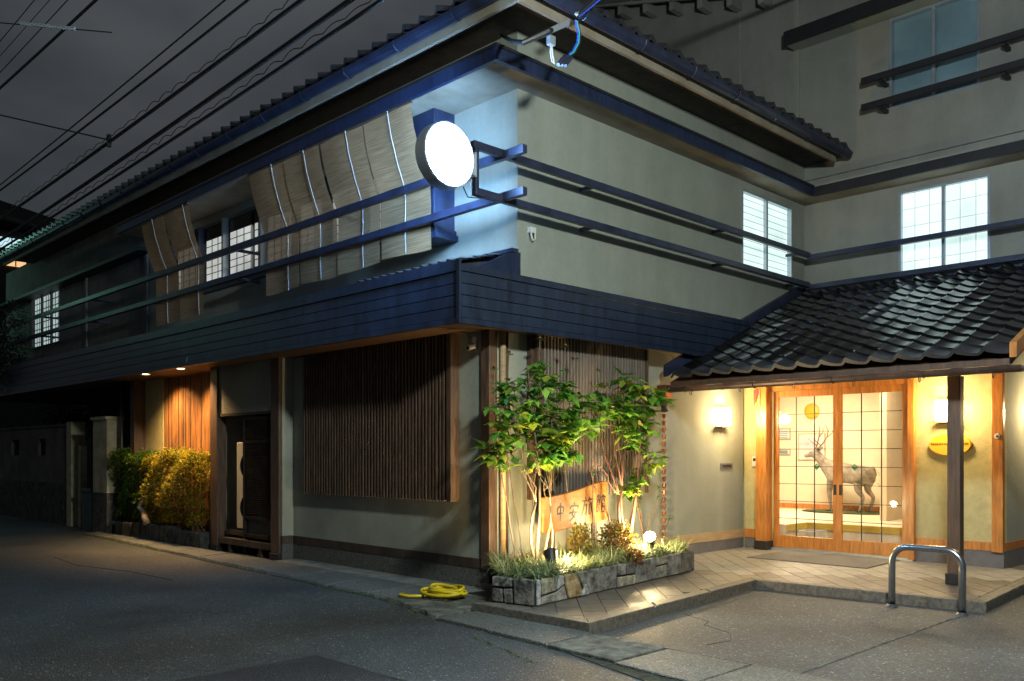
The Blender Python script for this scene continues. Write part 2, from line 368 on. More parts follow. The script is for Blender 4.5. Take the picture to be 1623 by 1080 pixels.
def clip(subject, conv):
    outp = list(subject)
    for i in range(len(conv)):
        A = conv[i]; B = conv[(i + 1) % len(conv)]; inp = outp; outp = []
        side = lambda p: (B[0] - A[0]) * (p[1] - A[1]) - (B[1] - A[1]) * (p[0] - A[0])
        for j in range(len(inp)):
            P0 = inp[j - 1]; P1 = inp[j]; s0 = side(P0); s1 = side(P1)
            if (s0 >= 0) != (s1 >= 0):
                t = s0 / (s0 - s1); outp.append((P0[0] + (P1[0] - P0[0]) * t, P0[1] + (P1[1] - P0[1]) * t))
            if s1 >= 0: outp.append(P1)
        if not outp: return []
    return outp
# kerb stones along the open edges
edge = PF[:5]
ki = inset(PF, .13)
for i in range(4):
    a, b, c, d = PF[i], PF[i + 1], ki[i + 1], ki[i]
    L = (Vector(b) - Vector(a)).length; n = max(1, round(L / 1.15))
    for k in range(n):
        t0, t1 = k / n + (.004 if k else 0), (k + 1) / n - (.004 if k < n - 1 else 0)
        q = [tuple(Vector(p).lerp(Vector(r), t)) for p, r, t in ((a, b, t0), (a, b, t1), (d, c, t1), (d, c, t0))]
        q = inset(q, .002)
        bevel(MB().prism(q, -.04, .104).build('kerb_stone', 'kerb', plat), .008)
TF = inset(PF, .134)
area = lambda p: abs(sum(p[i - 1][0] * p[i][1] - p[i][0] * p[i - 1][1] for i in range(len(p)))) / 2
Lt, Wt = .42, .212
s2 = math.sqrt(.5)
ntile = 0
for i in range(-40, 60):
    for j in range(-20, 30):
        u0 = i * Wt; v0 = j * Lt + (Lt / 2 if i % 2 else 0)
        g = .004
        q = [(u0 + g, v0 + g), (u0 + Wt - g, v0 + g), (u0 + Wt - g, v0 + Lt - g), (u0 + g, v0 + Lt - g)]
        q = [((u * s2 + v * s2), (-u * s2 + v * s2)) for u, v in q]   # v runs along (+x,+y)
        c = clip(TF, q if sum(q[k - 1][0] * q[k][1] - q[k][0] * q[k - 1][1] for k in range(4)) > 0 else q[::-1])
        if len(c) >= 3 and area(c) > .004:
            cx = sum(p[0] for p in c) / len(c); cy = sum(p[1] for p in c) / len(c)
            if (cx > 5.15) or (cx < 2.2 and cy > -.85 and cx > -.2): continue
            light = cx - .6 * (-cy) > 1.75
            z = .100 + rnd.uniform(-.0007, .0007)
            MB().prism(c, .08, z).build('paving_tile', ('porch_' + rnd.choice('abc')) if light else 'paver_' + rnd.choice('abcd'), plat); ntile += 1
print('tiles', ntile)

# ================================================================== INN BUILDING
inn_b = thing('inn_building', 'two storey plaster corner inn with tiled eaves, navy boarded band and slatted windows', 'building', (0, 0, 0))
def part(m, name, material, parent=inn_b, **k): return m.build(name, material, parent, **k)
# --- ground floor, street side (faces -x)
part(wallx(0, .12, 0.1, 3.905, .34, 2.80, []), 'wall', 'plaster_low')
part(box(-.012, .12, .1, 3.905, .237, .34), 'wall_trim', 'dark_wood')
part(box(-.006, .5, -.0, 3.9, -.1, .237), 'foundation', 'granolith')
# --- bay with two posts
part(box(-.168, .12, 3.908, 4.0, .237, 2.80), 'wall', 'plaster_low')
part(box(-.172, .0, 3.90, 4.0, -.1, .26), 'foundation', 'granolith')
part(box(-.176, -.02, 3.895, 3.935, .237, .345), 'wall_trim', 'dark_wood')
for y in (3.945, 5.74):
    p = bevel(part(box(-.20, -.05, y, y + .22, .1, 2.78), 'post', 'post_wood'), .008)
    bevel(box(-.215, -.035, y - .012, y + .232, -.02, .10).build('post_shoe', 'black_metal', p), .006)
part(box(-.165, -.06, 4.165, 5.74, 2.05, 2.80), 'wall_panel', 'plaster_low')
part(box(-.175, -.05, 4.165, 5.74, 2.01, 2.048), 'lintel', 'dark_wood')
part(box(.55, .62, 4.0, 6.0, -.1, 2.8), 'recess_wall', 'dark_wood')
part(box(-.05, .55, 5.90, 5.99, -.1, 2.8), 'recess_wall', 'plaster_low')
part(box(-.18, -.07, 4.165, 5.74, .125, .215), 'sill_beam', 'dark_wood')
for y in (4.5, 5.4): part(box(-.16, -.09, y, y + .07, 0, .125), 'sill_leg', 'dark_wood')
# louvred door standing inside the bay
dr = part(box(.06, .10, 4.17, 5.02, .26, 1.98), 'louvre_door', 'black')
for k in range(2): box(.025, .10, (4.17, 4.97)[k], (4.22, 5.02)[k], .26, 1.98).build('stile', 'louvre', dr)
for z in (.26, .52, 1.60, 1.93): box(.028, .10, 4.22, 4.97, z, z + .05).build('stile', 'louvre', dr)
sl = MB()
lm = MB().add([(0, 0, 0), (0, .75, 0), (.05, .75, .022), (.05, 0, .022), (0, 0, .008), (0, .75, .008), (.05, .75, .03), (.05, 0, .03)],
              [(0, 3, 2, 1), (4, 5, 6, 7), (0, 1, 5, 4), (1, 2, 6, 5), (2, 3, 7, 6), (3, 0, 4, 7)]).mesh('louvre_slat')
for k in range(38):
    z = .60 + k * .0262
    if z > 1.58: break
    o = link('louvre_slat', lm, 'louvre'); o.location = (.03, 4.22, z); o.parent = dr
for k in range(10): o = link('louvre_slat', lm, 'louvre'); o.location = (.03, 4.22, 1.67 + k * .026); o.parent = dr
dr.location.x = -.185
# --- soffit under the first eave
part(box(-.70, 0, -.33, 3.9, 2.752, 2.80), 'soffit', 'soffit_wood'); part(box(-.70, .6, 3.9, 9.3, 2.753, 2.80), 'soffit', 'soffit_wood'); part(box(-.70, 2.3, 9.3, 18, 2.752, 2.80), 'soffit', 'dark_wood')
part(box(0, 5.3, -.33, 0.1, 2.752, 2.80), 'soffit', 'soffit_wood')
# --- corner post, white pipe
cp = bevel(part(box(-.03, .09, -.03, .10, .237, 2.752), 'post', 'post_wood'), .006)
part(MB().tube([(.155, -.045, .2), (.155, -.045, 2.75)], .032, 10), 'drain_pipe', 'pale_wood', smooth=True)
part(MB().tube([(.235, -.02, .2), (.235, -.02, 2.75)], .02, 8), 'drain_pipe', 'post_wood', smooth=True)
# --- ground floor, entrance side (faces -y)
part(box(.09, 5.04, 0, .12, .37, 2.95), 'wall', 'plaster')
part(box(.09, 5.04, -.012, .1, .25, .37), 'wall_trim', 'pale_wood')
part(box(.09, 5.04, -.004, .1, -.05, .25), 'wall_base', 'base_grey')
part(box(.56, .66, -.06, -.001, .95, 2.75), 'post', 'post_wood')
# --- lattices (slatted window screens)
def lattice(axis, u0, u1, z0, z1, n, wood, proud, back, sw=.030):
    fr = MB()
    B = (lambda a, b, c, d, e, f: (a, b, c, d, e, f)) if axis == 'x' else (lambda a, b, c, d, e, f: (c, d, a, b, e, f))
    # a..b is depth (proud side negative), c..d runs along the wall
    root = part(MB().box(*B(-.035, -.003, u0, u1, z0 + .01, z1)), 'slatted_screen', back)
    for c, d in ((u0 - .07, u0), (u1, u1 + .035)): MB().box(*B(-proud - .004, -.002, c, d, z0, z1)).build('screen_frame', 'post_wood', root)
    for z in (z0 + .25, (z0 + z1) / 2, z1 - .3): MB().box(*B(-proud + .052, -.036, u0, u1, z, z + .035)).build('screen_rail', back, root)
    me = MB().box(*B(-.05, 0, -sw / 2, sw / 2, z0, z1)).mesh('slat')
    for k in range(n):
        u = lerp(u0 + .03, u1 - .02, (k + .5) / n)
        o = link('slat', me, wood); o.parent = root
        o.location = (-proud + .05 + rnd.uniform(-.002, .002), u, 0) if axis == 'x' else (u, -proud + .05 + rnd.uniform(-.002, .002), 0)
    return root
lattice('x', .54, 3.42, .935, 2.75, 47, 'slat_wood', .126, 'black', .024)
lattice('y', .68, 2.58, .97, 2.75, 34, 'slat_grey', .11, 'black', .023)
# --- street alcove: golden slat wall, plaster, post
part(box(.12, .2, 5.99, 8.35, .0, 2.752), 'alcove_wall', 'dark_wood')
me = box(-.014, 0, -.011, .011, .3, 2.752).mesh('slat')
ms_ = []
for q in ('slat_gold', 'slat_wood', 'post_wood'): mm_ = me.copy(); mm_.materials.clear(); mm_.materials.append(M[q]); ms_.append(mm_)
for k in range(52):
    o = link('slat', ms_[0 if rnd.random() < .72 else rnd.choice((1, 2))], None); o.parent = inn_b; o.location = (.12, 6.02 + k * .0445, 0)
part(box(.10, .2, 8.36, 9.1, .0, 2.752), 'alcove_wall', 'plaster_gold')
part(box(-.10, .14, 9.1, 9.28, -.05, 2.752), 'post', 'post_wood')
part(MB().tube([(-.22, 9.36, .1), (-.22, 9.36, 2.75)], .03, 8), 'drain_pipe', 'black_metal', smooth=True)
part(box(2.2, 2.4, 9.3, 18.5, -.05, 2.9), 'back_wall', 'far_building')
part(box(.2, 2.3, 9.3, 9.5, -.05, 2.9), 'back_wall', 'far_building')
# --- navy boarded band (planks as pieces)
band = part(box(-.70, -.66, -.32, 18, 2.76, 3.28), 'boarded_band', 'black')
band2 = part(box(-.66, 5.2, -.33, -.30, 2.76, 3.2), 'boarded_band', 'black')
segs = [-.33, 2.47, 5.6, 8.75, 11.9, 15.0, 18.0]
rows = [(2.775, 2.875), (2.883, 2.988), (2.996, 3.101), (3.109, 3.214)]
for a, b in zip(segs, segs[1:]):
    for (z0, z1) in rows:
        e = rnd.uniform(-.002, .002)
        box(-.728 + e, -.70, a + .002, b - .002, z0, z1).build('plank', 'navy_plank', band)
    box(-.742, -.69, a + .001, b - .001, 3.221, 3.33).build('cap_board', 'navy_plank', band)
    box(-.744, -.69, a + .001, b - .001, 2.715, 2.768).build('drip_board', 'navy_plank', band)
xe = 5.2
for k, (z0, z1) in enumerate(rows):
    box(-.728, xe, -.358, -.331, z0, z1).build('plank', 'navy_plank', band2)
box(-.728, xe, -.372, -.331, 3.222, 3.262).build('cap_board', 'navy_plank', band2)
box(-.728, 4.6, -.362, -.18, 3.265, 3.29).build('cap_board', 'navy_plank', band2)
box(-.728, xe, -.374, -.331, 2.715, 2.768).build('drip_board', 'navy_plank', band2)
box(-.75, -.722, -.378, -.335, 2.71, 3.335).build('corner_board', 'navy_plank', band2)
# small tiled skirt roof above the band, street side
part(MB().extr([(-.735, -.19, 3.30), (.217, -.19, 3.50), (.217, -.19, 3.46), (-.735, -.19, 3.26)], (0, 18, 0)), 'skirt_roof', 'tile_dull')
part(MB().extr([(-.45, -.25, 3.292), (.214, -.25, 3.292), (.214, -.25, 3.56), (.05, -.25, 3.53)], (0, .045, 0)), 'barge_board', 'navy')
part(box(.12, .215, -.22, 18, 3.56, 3.60), 'flashing', 'rail_paint')
def tilemesh(name, Wd=.275, Ln=.27, hump=.066, lip=0., n=14, th=.018):
    m = MB(); prof = []
    for i in range(n + 1):
        t = i / n
        h = (hump * (t / .78) ** 2 if t < .78 else hump * (.5 + .5 * math.cos(math.pi * (t - .78) / .22))) + .003
        prof.append((t * Wd, h))
    k = n + 1
    vs = [(0, y, h + th) for y, h in prof] + [(Ln, y, h) for y, h in prof] + [(0, y, h - lip * (.25 + .75 * min(1, h / hump * 1.2)) if lip else h) for y, h in prof] + [(0, y, h + th) for y, h in prof]
    fs = [(i, i + 1, k + i + 1, k + i) for i in range(n)] + [(2 * k + i, 2 * k + i + 1, 3 * k + i + 1, 3 * k + i) for i in range(n)]
    m.add(vs, fs); me = m.mesh(name)
    for p in me.polygons: p.use_smooth = abs(p.normal.z) > .5
    return me
tm = tilemesh('roof_tile'); em = tilemesh('eave_tile', lip=.035)
sk = inn_b.children[-1]
small = tilemesh('skirt_tile', .14, .2, .028, .015)
skirt = part(box(-.60, .11, -.18, 1.6, 3.30, 3.32), 'skirt_tile_bed', 'tile_dull')
for r_ in range(4):
    for c_ in range(12):
        o = link('skirt_tile', small, 'tile_dull'); o.parent = skirt
        o.location = (-.62 + r_ * .175, -.17 + c_ * .14, 3.345 + r_ * .175 * .26); o.rotation_euler = (0, -math.atan(.26) + .0, 0)
# --- first floor walls
Wn = [(1.75, 8.35, 4.12, 5.18), (14.0, 15.95, 3.9, 5.1)]
part(wallx(.217, .34, -.08, 9.2, 3.35, 5.98, [Wn[0]]), 'wall', 'plaster')
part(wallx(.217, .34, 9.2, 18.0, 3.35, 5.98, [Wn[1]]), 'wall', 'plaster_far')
part(wally(-.2, -.08, .217, 6.5, 3.2, 6.0, [(4.655, 6.10, 4.03, 5.18)]), 'wall', 'plaster')
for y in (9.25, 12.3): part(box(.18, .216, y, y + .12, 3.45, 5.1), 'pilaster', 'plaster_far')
# --- middle eave
part(box(-.40, .217, -.53, 9.0, 5.29, 5.31), 'soffit', 'soffit')
part(box(.217, 6.5, -.53, -.2, 5.292, 5.312), 'soffit', 'soffit')
f1 = part(box(-.445, -.40, -.574, 9.0, 5.275, 5.43), 'eave_board', 'navy')
f2 = part(box(-.40, 6.06, -.574, -.53, 5.275, 5.43), 'eave_board', 'navy')
part(MB().add([(-.46, -.59, 5.431), (-.46, 9, 5.431), (.217, 9, 5.56), (.217, -.2, 5.56), (.217, -.2, 5.53), (-.46, -.59, 5.40), (-.46, 9, 5.40), (.217, 9, 5.53)], [(0, 1, 2, 3), (5, 4, 7, 6), (0, 5, 6, 1), (1, 6, 7, 2), (2, 7, 4, 3), (3, 4, 5, 0)]), 'eave_deck', 'black_beam')
part(MB().add([(-.46, -.59, 5.431), (.217, -.2, 5.56), (6.5, -.2, 5.56), (6.5, -.59, 5.431), (-.46, -.59, 5.40), (.217, -.2, 5.53), (6.5, -.2, 5.53), (6.5, -.59, 5.40)], [(3, 2, 1, 0), (4, 5, 6, 7), (0, 4, 7, 3), (3, 7, 6, 2), (2, 6, 5, 1), (1, 5, 4, 0)]), 'eave_deck', 'black_beam')
part(box(-.05, .217, 9.01, 18.0, 5.07, 5.13), 'eave_board', 'black_beam')
# --- rails around the first floor
def rail(a, b, c, d, e, f, mt='rail_paint'): return bevel(part(box(a, b, c, d, e, f), 'guard_rail', mt), .006)
for z in (4.385, 3.972): rail(-.243, -.178, -.735, 17.5, z, z + .083)
for z, xl in ((4.405, -.62), (3.955, -.60)): rail(xl, 6.20, -.455, -.39, z, z + .075)
for z in (4.375, 3.925): rail(6.17, 6.235, -9, -.40, z, z + .075)
for y in (2.6, 5.2, 8.0, 11.0, 14.0):
    for z in (4.40, 3.985): part(box(-.178, .215, y, y + .04, z, z + .04), 'rail_bracket', 'rail_paint')
for x in (1.2, 3.9, 5.9):
    for z in (4.41, 3.96): part(box(x, x + .04, -.39, -.201, z, z + .04), 'rail_bracket', 'rail_paint')
bevel(part(box(-.60, -.555, -.45, -.395, 4.03, 4.405), 'sign_bar', 'rail_paint'), .004)
# --- windows
def window(face, c, u0, u1, z0, z1, glow, cols=2, rows=4, frame='alu', sashes=2, muntins=True, parent=inn_b, mw=.014, lab=None, rib='shoji_rib_glow'):
    # face 'x': wall faces -x at x=c ; face 'y': wall faces -y at y=c
    B = (lambda d0, d1, a, b, e, f: (c + d0, c + d1, a, b, e, f)) if face == 'x' else (lambda d0, d1, a, b, e, f: (a, b, c + d0, c + d1, e, f))
    root = MB().box(*B(.075, .085, u0, u1, z0, z1)).build('window_paper', glow, parent)
    if lab: root['label'] = lab
    fw = .035
    for a, b, e, f in ((u0, u0 + fw, z0, z1), (u1 - fw, u1, z0, z1), (u0 + fw, u1 - fw, z1 - fw, z1), (u0 + fw, u1 - fw, z0, z0 + fw)):
        MB().box(*B(-.012, .06, a, b, e, f)).build('window_frame', frame, root)
    wd = (u1 - u0) / sashes
    for i in range(1, sashes): MB().box(*B(.005, .055, u0 + wd * i - .022, u0 + wd * i + .022, z0 + fw, z1 - fw)).build('sash_bar', frame, root)
    if muntins:
        for i in range(sashes):
            for k in range(1, cols + 1):
                u = u0 + wd * i + wd * k / (cols + 1)
                MB().box(*B(.064, .072, u - mw / 2, u + mw / 2, z0 + fw, z1 - fw)).build('muntin', rib, root)
        for k in range(1, rows):
            z = lerp(z0, z1, k / rows)
            MB().box(*B(.066, .073, u0 + fw, u1 - fw, z - mw / 2, z + mw / 2)).build('muntin', rib, root)
    return root
window('y', -.2, 4.655, 6.10, 4.03, 5.18, 'shoji_cool', 0, 12)
# long street window: pairs of sliding shoji, some behind blinds
dark = part(box(.33, .345, 1.75, 8.35, 4.12, 5.18), 'window_back', 'window_dark')
bays = [(1.80, 2.55, 1), (2.62, 3.4, 1), (3.46, 4.2, 1), (4.34, 5.12, 1), (5.28, 5.52, 0), (5.62, 6.30, 0), (6.50, 7.12, 0), (7.3, 8.2, 1)]
for a, b, h in bays:
    g = box(.300, .306, a, b, 4.17, 4.95).build('shoji_panel', 'shoji_blind' if h else 'shoji_warm', inn_b)
    nc = max(2, round((b - a) / .2))
    for k in range(nc + 1): u = lerp(a, b, k / nc); box(.289, .297, u - .006, u + .006, 4.17, 4.95).build('muntin', 'dark_wood', g)
    for k in range(8): z = 4.17 + k * .78 / 7; box(.288, .2965, a, b, z - .005, z + .005).build('muntin', 'dark_wood', g)
    box(.294, .306, a, b, 4.952, 5.14).build('panel_top', 'window_dark', g)
for y in (1.75, 2.58, 3.43, 4.25, 5.17, 6.36, 7.2, 8.27): part(box(.20, .30, y, y + .045, 4.12, 5.18), 'window_post', 'alu' if y in (6.36, 5.17) else 'rail_paint')
part(box(.17, .33, 1.75, 8.35, 4.06, 4.118), 'window_sill', 'rail_paint')
window('x', .217, 14.0, 15.95, 3.9, 5.1, 'shoji_plain', 3, 8, 'dark_wood', 3, mw=.02, rib='dark_wood')
# shutter case beside the corner
sc_ = bevel(part(box(-.09, .216, .80, 1.62, 3.90, 5.285), 'shutter_case', 'navy'), .008)
box(-.115, .216, .74, 1.68, 3.84, 3.90).build('shutter_case_base', 'navy', sc_); box(-.10, .215, .77, 1.65, 3.90, 3.96).build('shutter_case_base', 'navy', sc_)
# --- main roof
part(MB().extr([(-.44, -.86, 5.86), (.217, -.86, 5.96), (6.5, -.86, 8.6), (6.5, -.86, 8.55), (.217, -.86, 5.90), (-.44, -.86, 5.80)], (0, .01, 0)), 'gable_filler', 'black_beam')
part(MB().add([(-.47, -.88, 5.93), (-.47, 16.0, 5.93), (6.3, 16, 8.7), (6.3, 5.9, 8.7), (-.47, -.88, 5.88), (-.47, 16, 5.88), (6.3, 16, 8.6), (6.3, 5.9, 8.6)],
              [(0, 3, 2, 1), (4, 5, 6, 7), (0, 1, 5, 4), (1, 2, 6, 5), (2, 3, 7, 6), (3, 0, 4, 7)]), 'main_roof', 'tile_dull')
part(MB().add([(-.47, -.88, 5.93), (6.48, -.88, 5.93), (6.48, 5.9, 8.7), (6.3, 5.9, 8.7), (-.47, -.88, 5.88), (6.48, -.88, 5.88), (6.48, 5.9, 8.6), (6.3, 5.9, 8.6)],
              [(0, 1, 2, 3), (4, 7, 6, 5), (0, 4, 5, 1), (1, 5, 6, 2), (2, 6, 7, 3), (3, 7, 4, 0)]), 'main_roof', 'tile_dull')
part(box(-.38, .217, -.80, 15.8, 5.90, 5.93), 'soffit', 'dark_wood'); part(box(.217, 6.5, -.80, -.2, 5.90, 5.93), 'soffit', 'dark_wood')
part(box(-.42, -.38, -.84, 15.8, 5.76, 5.93), 'eave_board', 'soffit'); part(box(-.38, 6.22, -.84, -.80, 5.76, 5.93), 'eave_board', 'soffit')
ang = -math.atan(.42)
mt_roof = part(box(-.30, 0, 0, .1, 5.94, 5.95), 'eave_tile_bed', 'tile_dull')
for k in range(61):
    o = link('eave_tile', em, 'tile_dull'); o.parent = mt_roof; o.location = (-.555, -.88 + k * .275, 5.925); o.rotation_euler = (rnd.uniform(-.02, .02), ang + rnd.uniform(-.02, .02), 0)
for k in range(26):
    o = link('eave_tile', em, 'tile_dull'); o.parent = mt_roof; o.location = (-.39 + (k + 1) * .262, -.975, 5.925); o.rotation_euler = (rnd.uniform(-.02, .02), ang + rnd.uniform(-.02, .02), R(90))
def gutter(a, b, r, wd, name='gutter', mt='gutter'):
    # half-round trough along a..b built as an open shell
    a = Vector(a); b = Vector(b); t = (b - a).normalized(); s_ = Vector((-t.y, t.x, 0)); m = MB(); n = 9
    for p in (a, b):
        for rr in (r, r - .006):
            for i in range(n):
                an = math.pi + math.pi * i / (n - 1); m.v.append(tuple(p + s_ * math.cos(an) * rr + Vector((0, 0, math.sin(an) * rr * 1.15))))
    for i in range(n - 1):
        m.f.append((i, i + 1, 2 * n + i + 1, 2 * n + i)); m.f.append((n + i + 1, n + i, 3 * n + i, 3 * n + i + 1))
        m.f.append((i, n + i, n + i + 1, i + 1)); m.f.append((2 * n + i, 2 * n + i + 1, 3 * n + i + 1, 3 * n + i))
    m.f.append((0, 2 * n, 3 * n, n)); m.f.append((n - 1, 2 * n - 1, 4 * n - 1, 3 * n - 1))
    g = part(m, name, mt)
    L = (b - a).length; k = .9
    while k < L:
        p = a + t * k; mm = MB()
        pts = [p + s_ * math.cos(math.pi + math.pi * i / 6) * (r + .006) + Vector((0, 0, math.sin(math.pi + math.pi * i / 6) * (r + .006) * 1.15)) for i in range(7)]
        mm.tube(pts, .006, 4); mm.build('gutter_strap', mt, g); k += .95
    mm = MB().tube([a, a + t * .001], .001, 3)
    return g
gutter((-.50, -.95, 5.90), (-.50, 16.1, 5.90), .075, 0)
gutter((-.50, -.95, 5.90), (6.38, -.95, 5.90), .075, 0)

# --- rear wing
rw = thing('rear_wing', 'tall grey plastered rear wing rising behind the entrance roof with dark rails', 'building', (6.5, 0, 0))
holes = [(-2.85, -1.64, 3.95, 5.2), (-2.72, -1.51, 6.42, 7.72)]
wallx(6.5, 6.7, -9, 4.5, 2.9, 14, holes).build('wall', 'plaster_rear', rw)
window('x', 6.5, -2.85, -1.64, 3.95, 5.2, 'shoji_cool', 2, 5, parent=rw)
window('x', 6.5, -2.72, -1.51, 6.42, 7.72, 'frost_dim', 0, 0, muntins=False, parent=rw)
box(6.08, 6.5, -9, -.535, 5.29, 5.31).build('soffit', 'soffit', rw)
box(6.06, 6.10, -9, -.575, 5.275, 5.43).build('eave_board', 'black_beam', rw)
MB().extr([(6.05, -9, 5.432), (6.5, -9, 5.54), (6.5, -9, 5.50), (6.05, -9, 5.41)], (0, 8.5, 0)).build('eave_deck', 'plaster_rear', rw)
box(6.46, 6.5, -9, -.2, 5.66, 5.69).build('ledge', 'plaster_rear', rw)
box(6.47, 6.5, -.13, -.04, 5.95, 13).build('wall_strip', 'plaster', rw)
box(6.485, 6.5, .90, .93, 5.95, 13).build('wall_strip', 'plaster_low', rw)
box(6.16, 6.20, -9, -.03, 7.72, 7.93).build('eave_board', 'black_beam', rw); box(6.20, 6.5, -9, -.05, 7.73, 7.76).build('soffit', 'plaster', rw)
box(6.20, 6.5, -9, -.03, 7.90, 7.93).build('eave_deck', 'black_beam', rw)
for z in (6.78, 6.40):
    r_ = box(6.18, 6.24, -9, -1.23, z, z + .085).build('guard_rail', 'black_beam', rw)
    for y in (-1.5, -3.1): box(6.24, 6.5, y, y + .05, z - .03, z + .02).build('rail_bracket', 'black_beam', r_)
# verge with rafter ends high on the left
vg = MB().extr([(6.15, 4.6, 9.92), (6.15, .2, 8.62), (6.15, .2, 8.74), (6.15, 4.6, 10.06)], (.05, 0, 0)).build('verge_board', 'plaster_rear', rw)
for k in range(8):
    y = 4.3 - k * .56; z = 9.92 - (4.6 - y) * .2955
    box(6.19, 6.5, y - .05, y + .05, z - .14, z + .02).build('rafter_end', 'plaster_rear', vg)
MB().extr([(6.14, 4.6, 10.07), (6.14, .2, 8.75), (6.14, .2, 8.80), (6.14, 4.6, 10.12)], (.36, 0, 0)).build('verge_roof', 'black_beam', rw)

# --- entrance porch roof
SL = (3.87 - 2.40) / (6.40 - 2.9); an = -math.atan(SL); ca = math.cos(an)
porch = part(MB().extr([(2.93, -4.12, 2.36), (6.5, -4.12, 2.36 + 3.57 * SL), (6.5, -4.12, 2.30 + 3.57 * SL), (2.93, -4.12, 2.30)], (0, 3.9, 0)), 'porch_roof', 'soffit_wood')
NR = 16; pitch = 3.55 / ca / NR
for r_ in range(NR):
    for c_ in range(14):
        s_ = r_ * pitch; x = 2.86 + s_ * ca; z = 2.405 + s_ * ca * SL
        o = link('roof_tile' if r_ else 'eave_tile', tm if r_ else em, 'tile'); o.parent = porch
        o.location = (x + rnd.uniform(-.003, .003), -4.13 + c_ * .275, z + rnd.uniform(-.001, .003)); o.rotation_euler = (rnd.uniform(-.014, .014), an + .01 + rnd.uniform(-.012, .012), 0)
me = MB().extr([(2.80, -.27, 2.42), (6.48, -.27, 2.42 + 3.68 * SL), (6.48, -.27, 2.57 + 3.68 * SL), (2.80, -.27, 2.57)], (0, .065, 0))
me.build('verge_board', 'rail_paint', porch)
MB().extr([(2.82, -4.20, 2.36), (6.5, -4.20, 2.36 + 3.68 * SL), (6.5, -4.20, 2.5 + 3.68 * SL), (2.82, -4.20, 2.5)], (0, .06, 0)).build('verge_board', 'cedar', porch)
box(6.33, 6.5, -9, -.21, 3.78, 3.90).build('roof_flashing', 'navy', porch)
box(6.36, 6.5, -9, -.21, 3.902, 4.0).build('roof_flashing', 'base_grey', porch)
box(2.95, 3.03, -4.1, -.06, 2.235, 2.30).build('eave_beam', 'cedar', porch)
for k in range(9):
    y = -.5 - k * .44
    MB().extr([(3.03, y, 2.30), (5.05, y, 2.30 + 2.0 * SL), (5.05, y, 2.23 + 2.0 * SL), (3.03, y, 2.23)], (0, .05, 0)).build('rafter', 'cedar', porch)
pg = MB(); 
g = gutter((2.87, -4.24, 2.285), (2.87, -.18, 2.285), .055, 0, 'gutter', 'copper_gutter')
for k in range(6):
    y = -.6 - k * .68; mm = MB()
    mm.tube([(2.815 + .02 * math.cos(t_), y, 2.20 + .026 * math.sin(t_)) for t_ in [i * math.pi / 5 for i in range(11)]], .005, 4); mm.build('gutter_ring', 'copper_gutter', g)
hp = bevel(box(2.80, 2.93, -.24, -.10, 2.10, 2.32).build('gutter_box', 'copper', porch), .01)
hp2 = MB().lathe([(.055, .0), (.035, -.07), (.06, -.11), (.02, -.12)], (2.865, -.17, 2.10), n=10).build('gutter_spout', 'copper_gutter', porch)
pp = bevel(box(3.32, 3.44, -3.535, -3.405, .21, 2.26).build('porch_post', 'post_wood', porch), .01)
bevel(box(3.305, 3.455, -3.55, -3.39, .10, .215).build('post_shoe', 'black_metal', pp), .008)

# --- entrance wall and sliding doors (face -x at x=5.1)
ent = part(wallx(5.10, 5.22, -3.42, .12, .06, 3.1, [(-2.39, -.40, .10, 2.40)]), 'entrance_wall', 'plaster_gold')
MB().extr([(5.22, -3.42, .06), (6.5, -3.42, .06), (6.5, -3.42, 3.78), (5.22, -3.42, 3.25)], (0, .12, 0)).build('wall', 'plaster', ent)
box(5.085, 5.10, -3.43, -2.39, .06, .30).build('wall_base', 'base_grey', ent); box(5.09, 5.10, -.40, 0, .06, .25).build('wall_base', 'base_grey', ent)
box(5.09, 6.5, -3.43, -3.42, .02, .30).build('wall_base', 'base_grey', ent)
box(5.12, 6.5, -3.432, -3.42, .30, .40).build('wall_trim', 'cedar', ent)
box(5.075, 5.10, -3.31, -2.40, .30, .40).build('wall_trim', 'cedar', ent); box(5.08, 5.10, -.26, 0, .25, .37).build('wall_trim', 'cedar', ent)
bevel(box(5.03, 5.10, -3.435, -3.31, .29, 2.6).build('corner_post', 'cedar', ent), .006)
dp = bevel(box(4.93, 5.10, -.43, -.26, .22, 2.7).build('door_post', 'cedar', ent), .008)
bevel(box(4.915, 5.10, -.445, -.245, .10, .225).build('post_shoe', 'black_metal', dp), .008)
bevel(box(5.02, 5.16, -2.42, -2.34, .12, 2.6).build('door_jamb', 'cedar', ent), .005)
box(5.04, 5.16, -2.34, -.43, 2.335, 2.62).build('door_head', 'cedar', ent)
box(5.04, 5.22, -2.40, -.43, .10, .135).build('threshold', 'alu', ent)
def sliding_door(x, ya, yb, hy):
    d = MB(); st = .075
    d.box(x, x + .035, ya, ya + st, .14, 2.335).box(x, x + .035, yb - st, yb, .14, 2.335).box(x, x + .035, ya + st, yb - st, 2.245, 2.335).box(x, x + .035, ya + st, yb - st, .14, .31)
    o = bevel(d.build('sliding_door', 'cedar', inn_b), .003)
    box(x + .014, x + .019, ya + st, yb - st, .31, 2.245).build('glass_pane', 'clear_glass', o)
    for k in (1, 2): u = lerp(ya + st, yb - st, k / 3); box(x + .003, x + .014, u - .006, u + .006, .31, 2.245).build('muntin', 'black_metal', o)
    for k in range(1, 8): z = lerp(2.245, .31, k / 8); box(x + .004, x + .0135, ya + st, yb - st, z - .004, z + .004).build('muntin', 'black_metal', o)
    box(x - .004, x, hy - .022, hy + .022, .90, 1.04).build('door_pull', 'black', o)
    return o
d1 = sliding_door(5.10, -1.40, -.45, -1.355); d2 = sliding_door(5.055, -2.335, -1.395, -1.455)
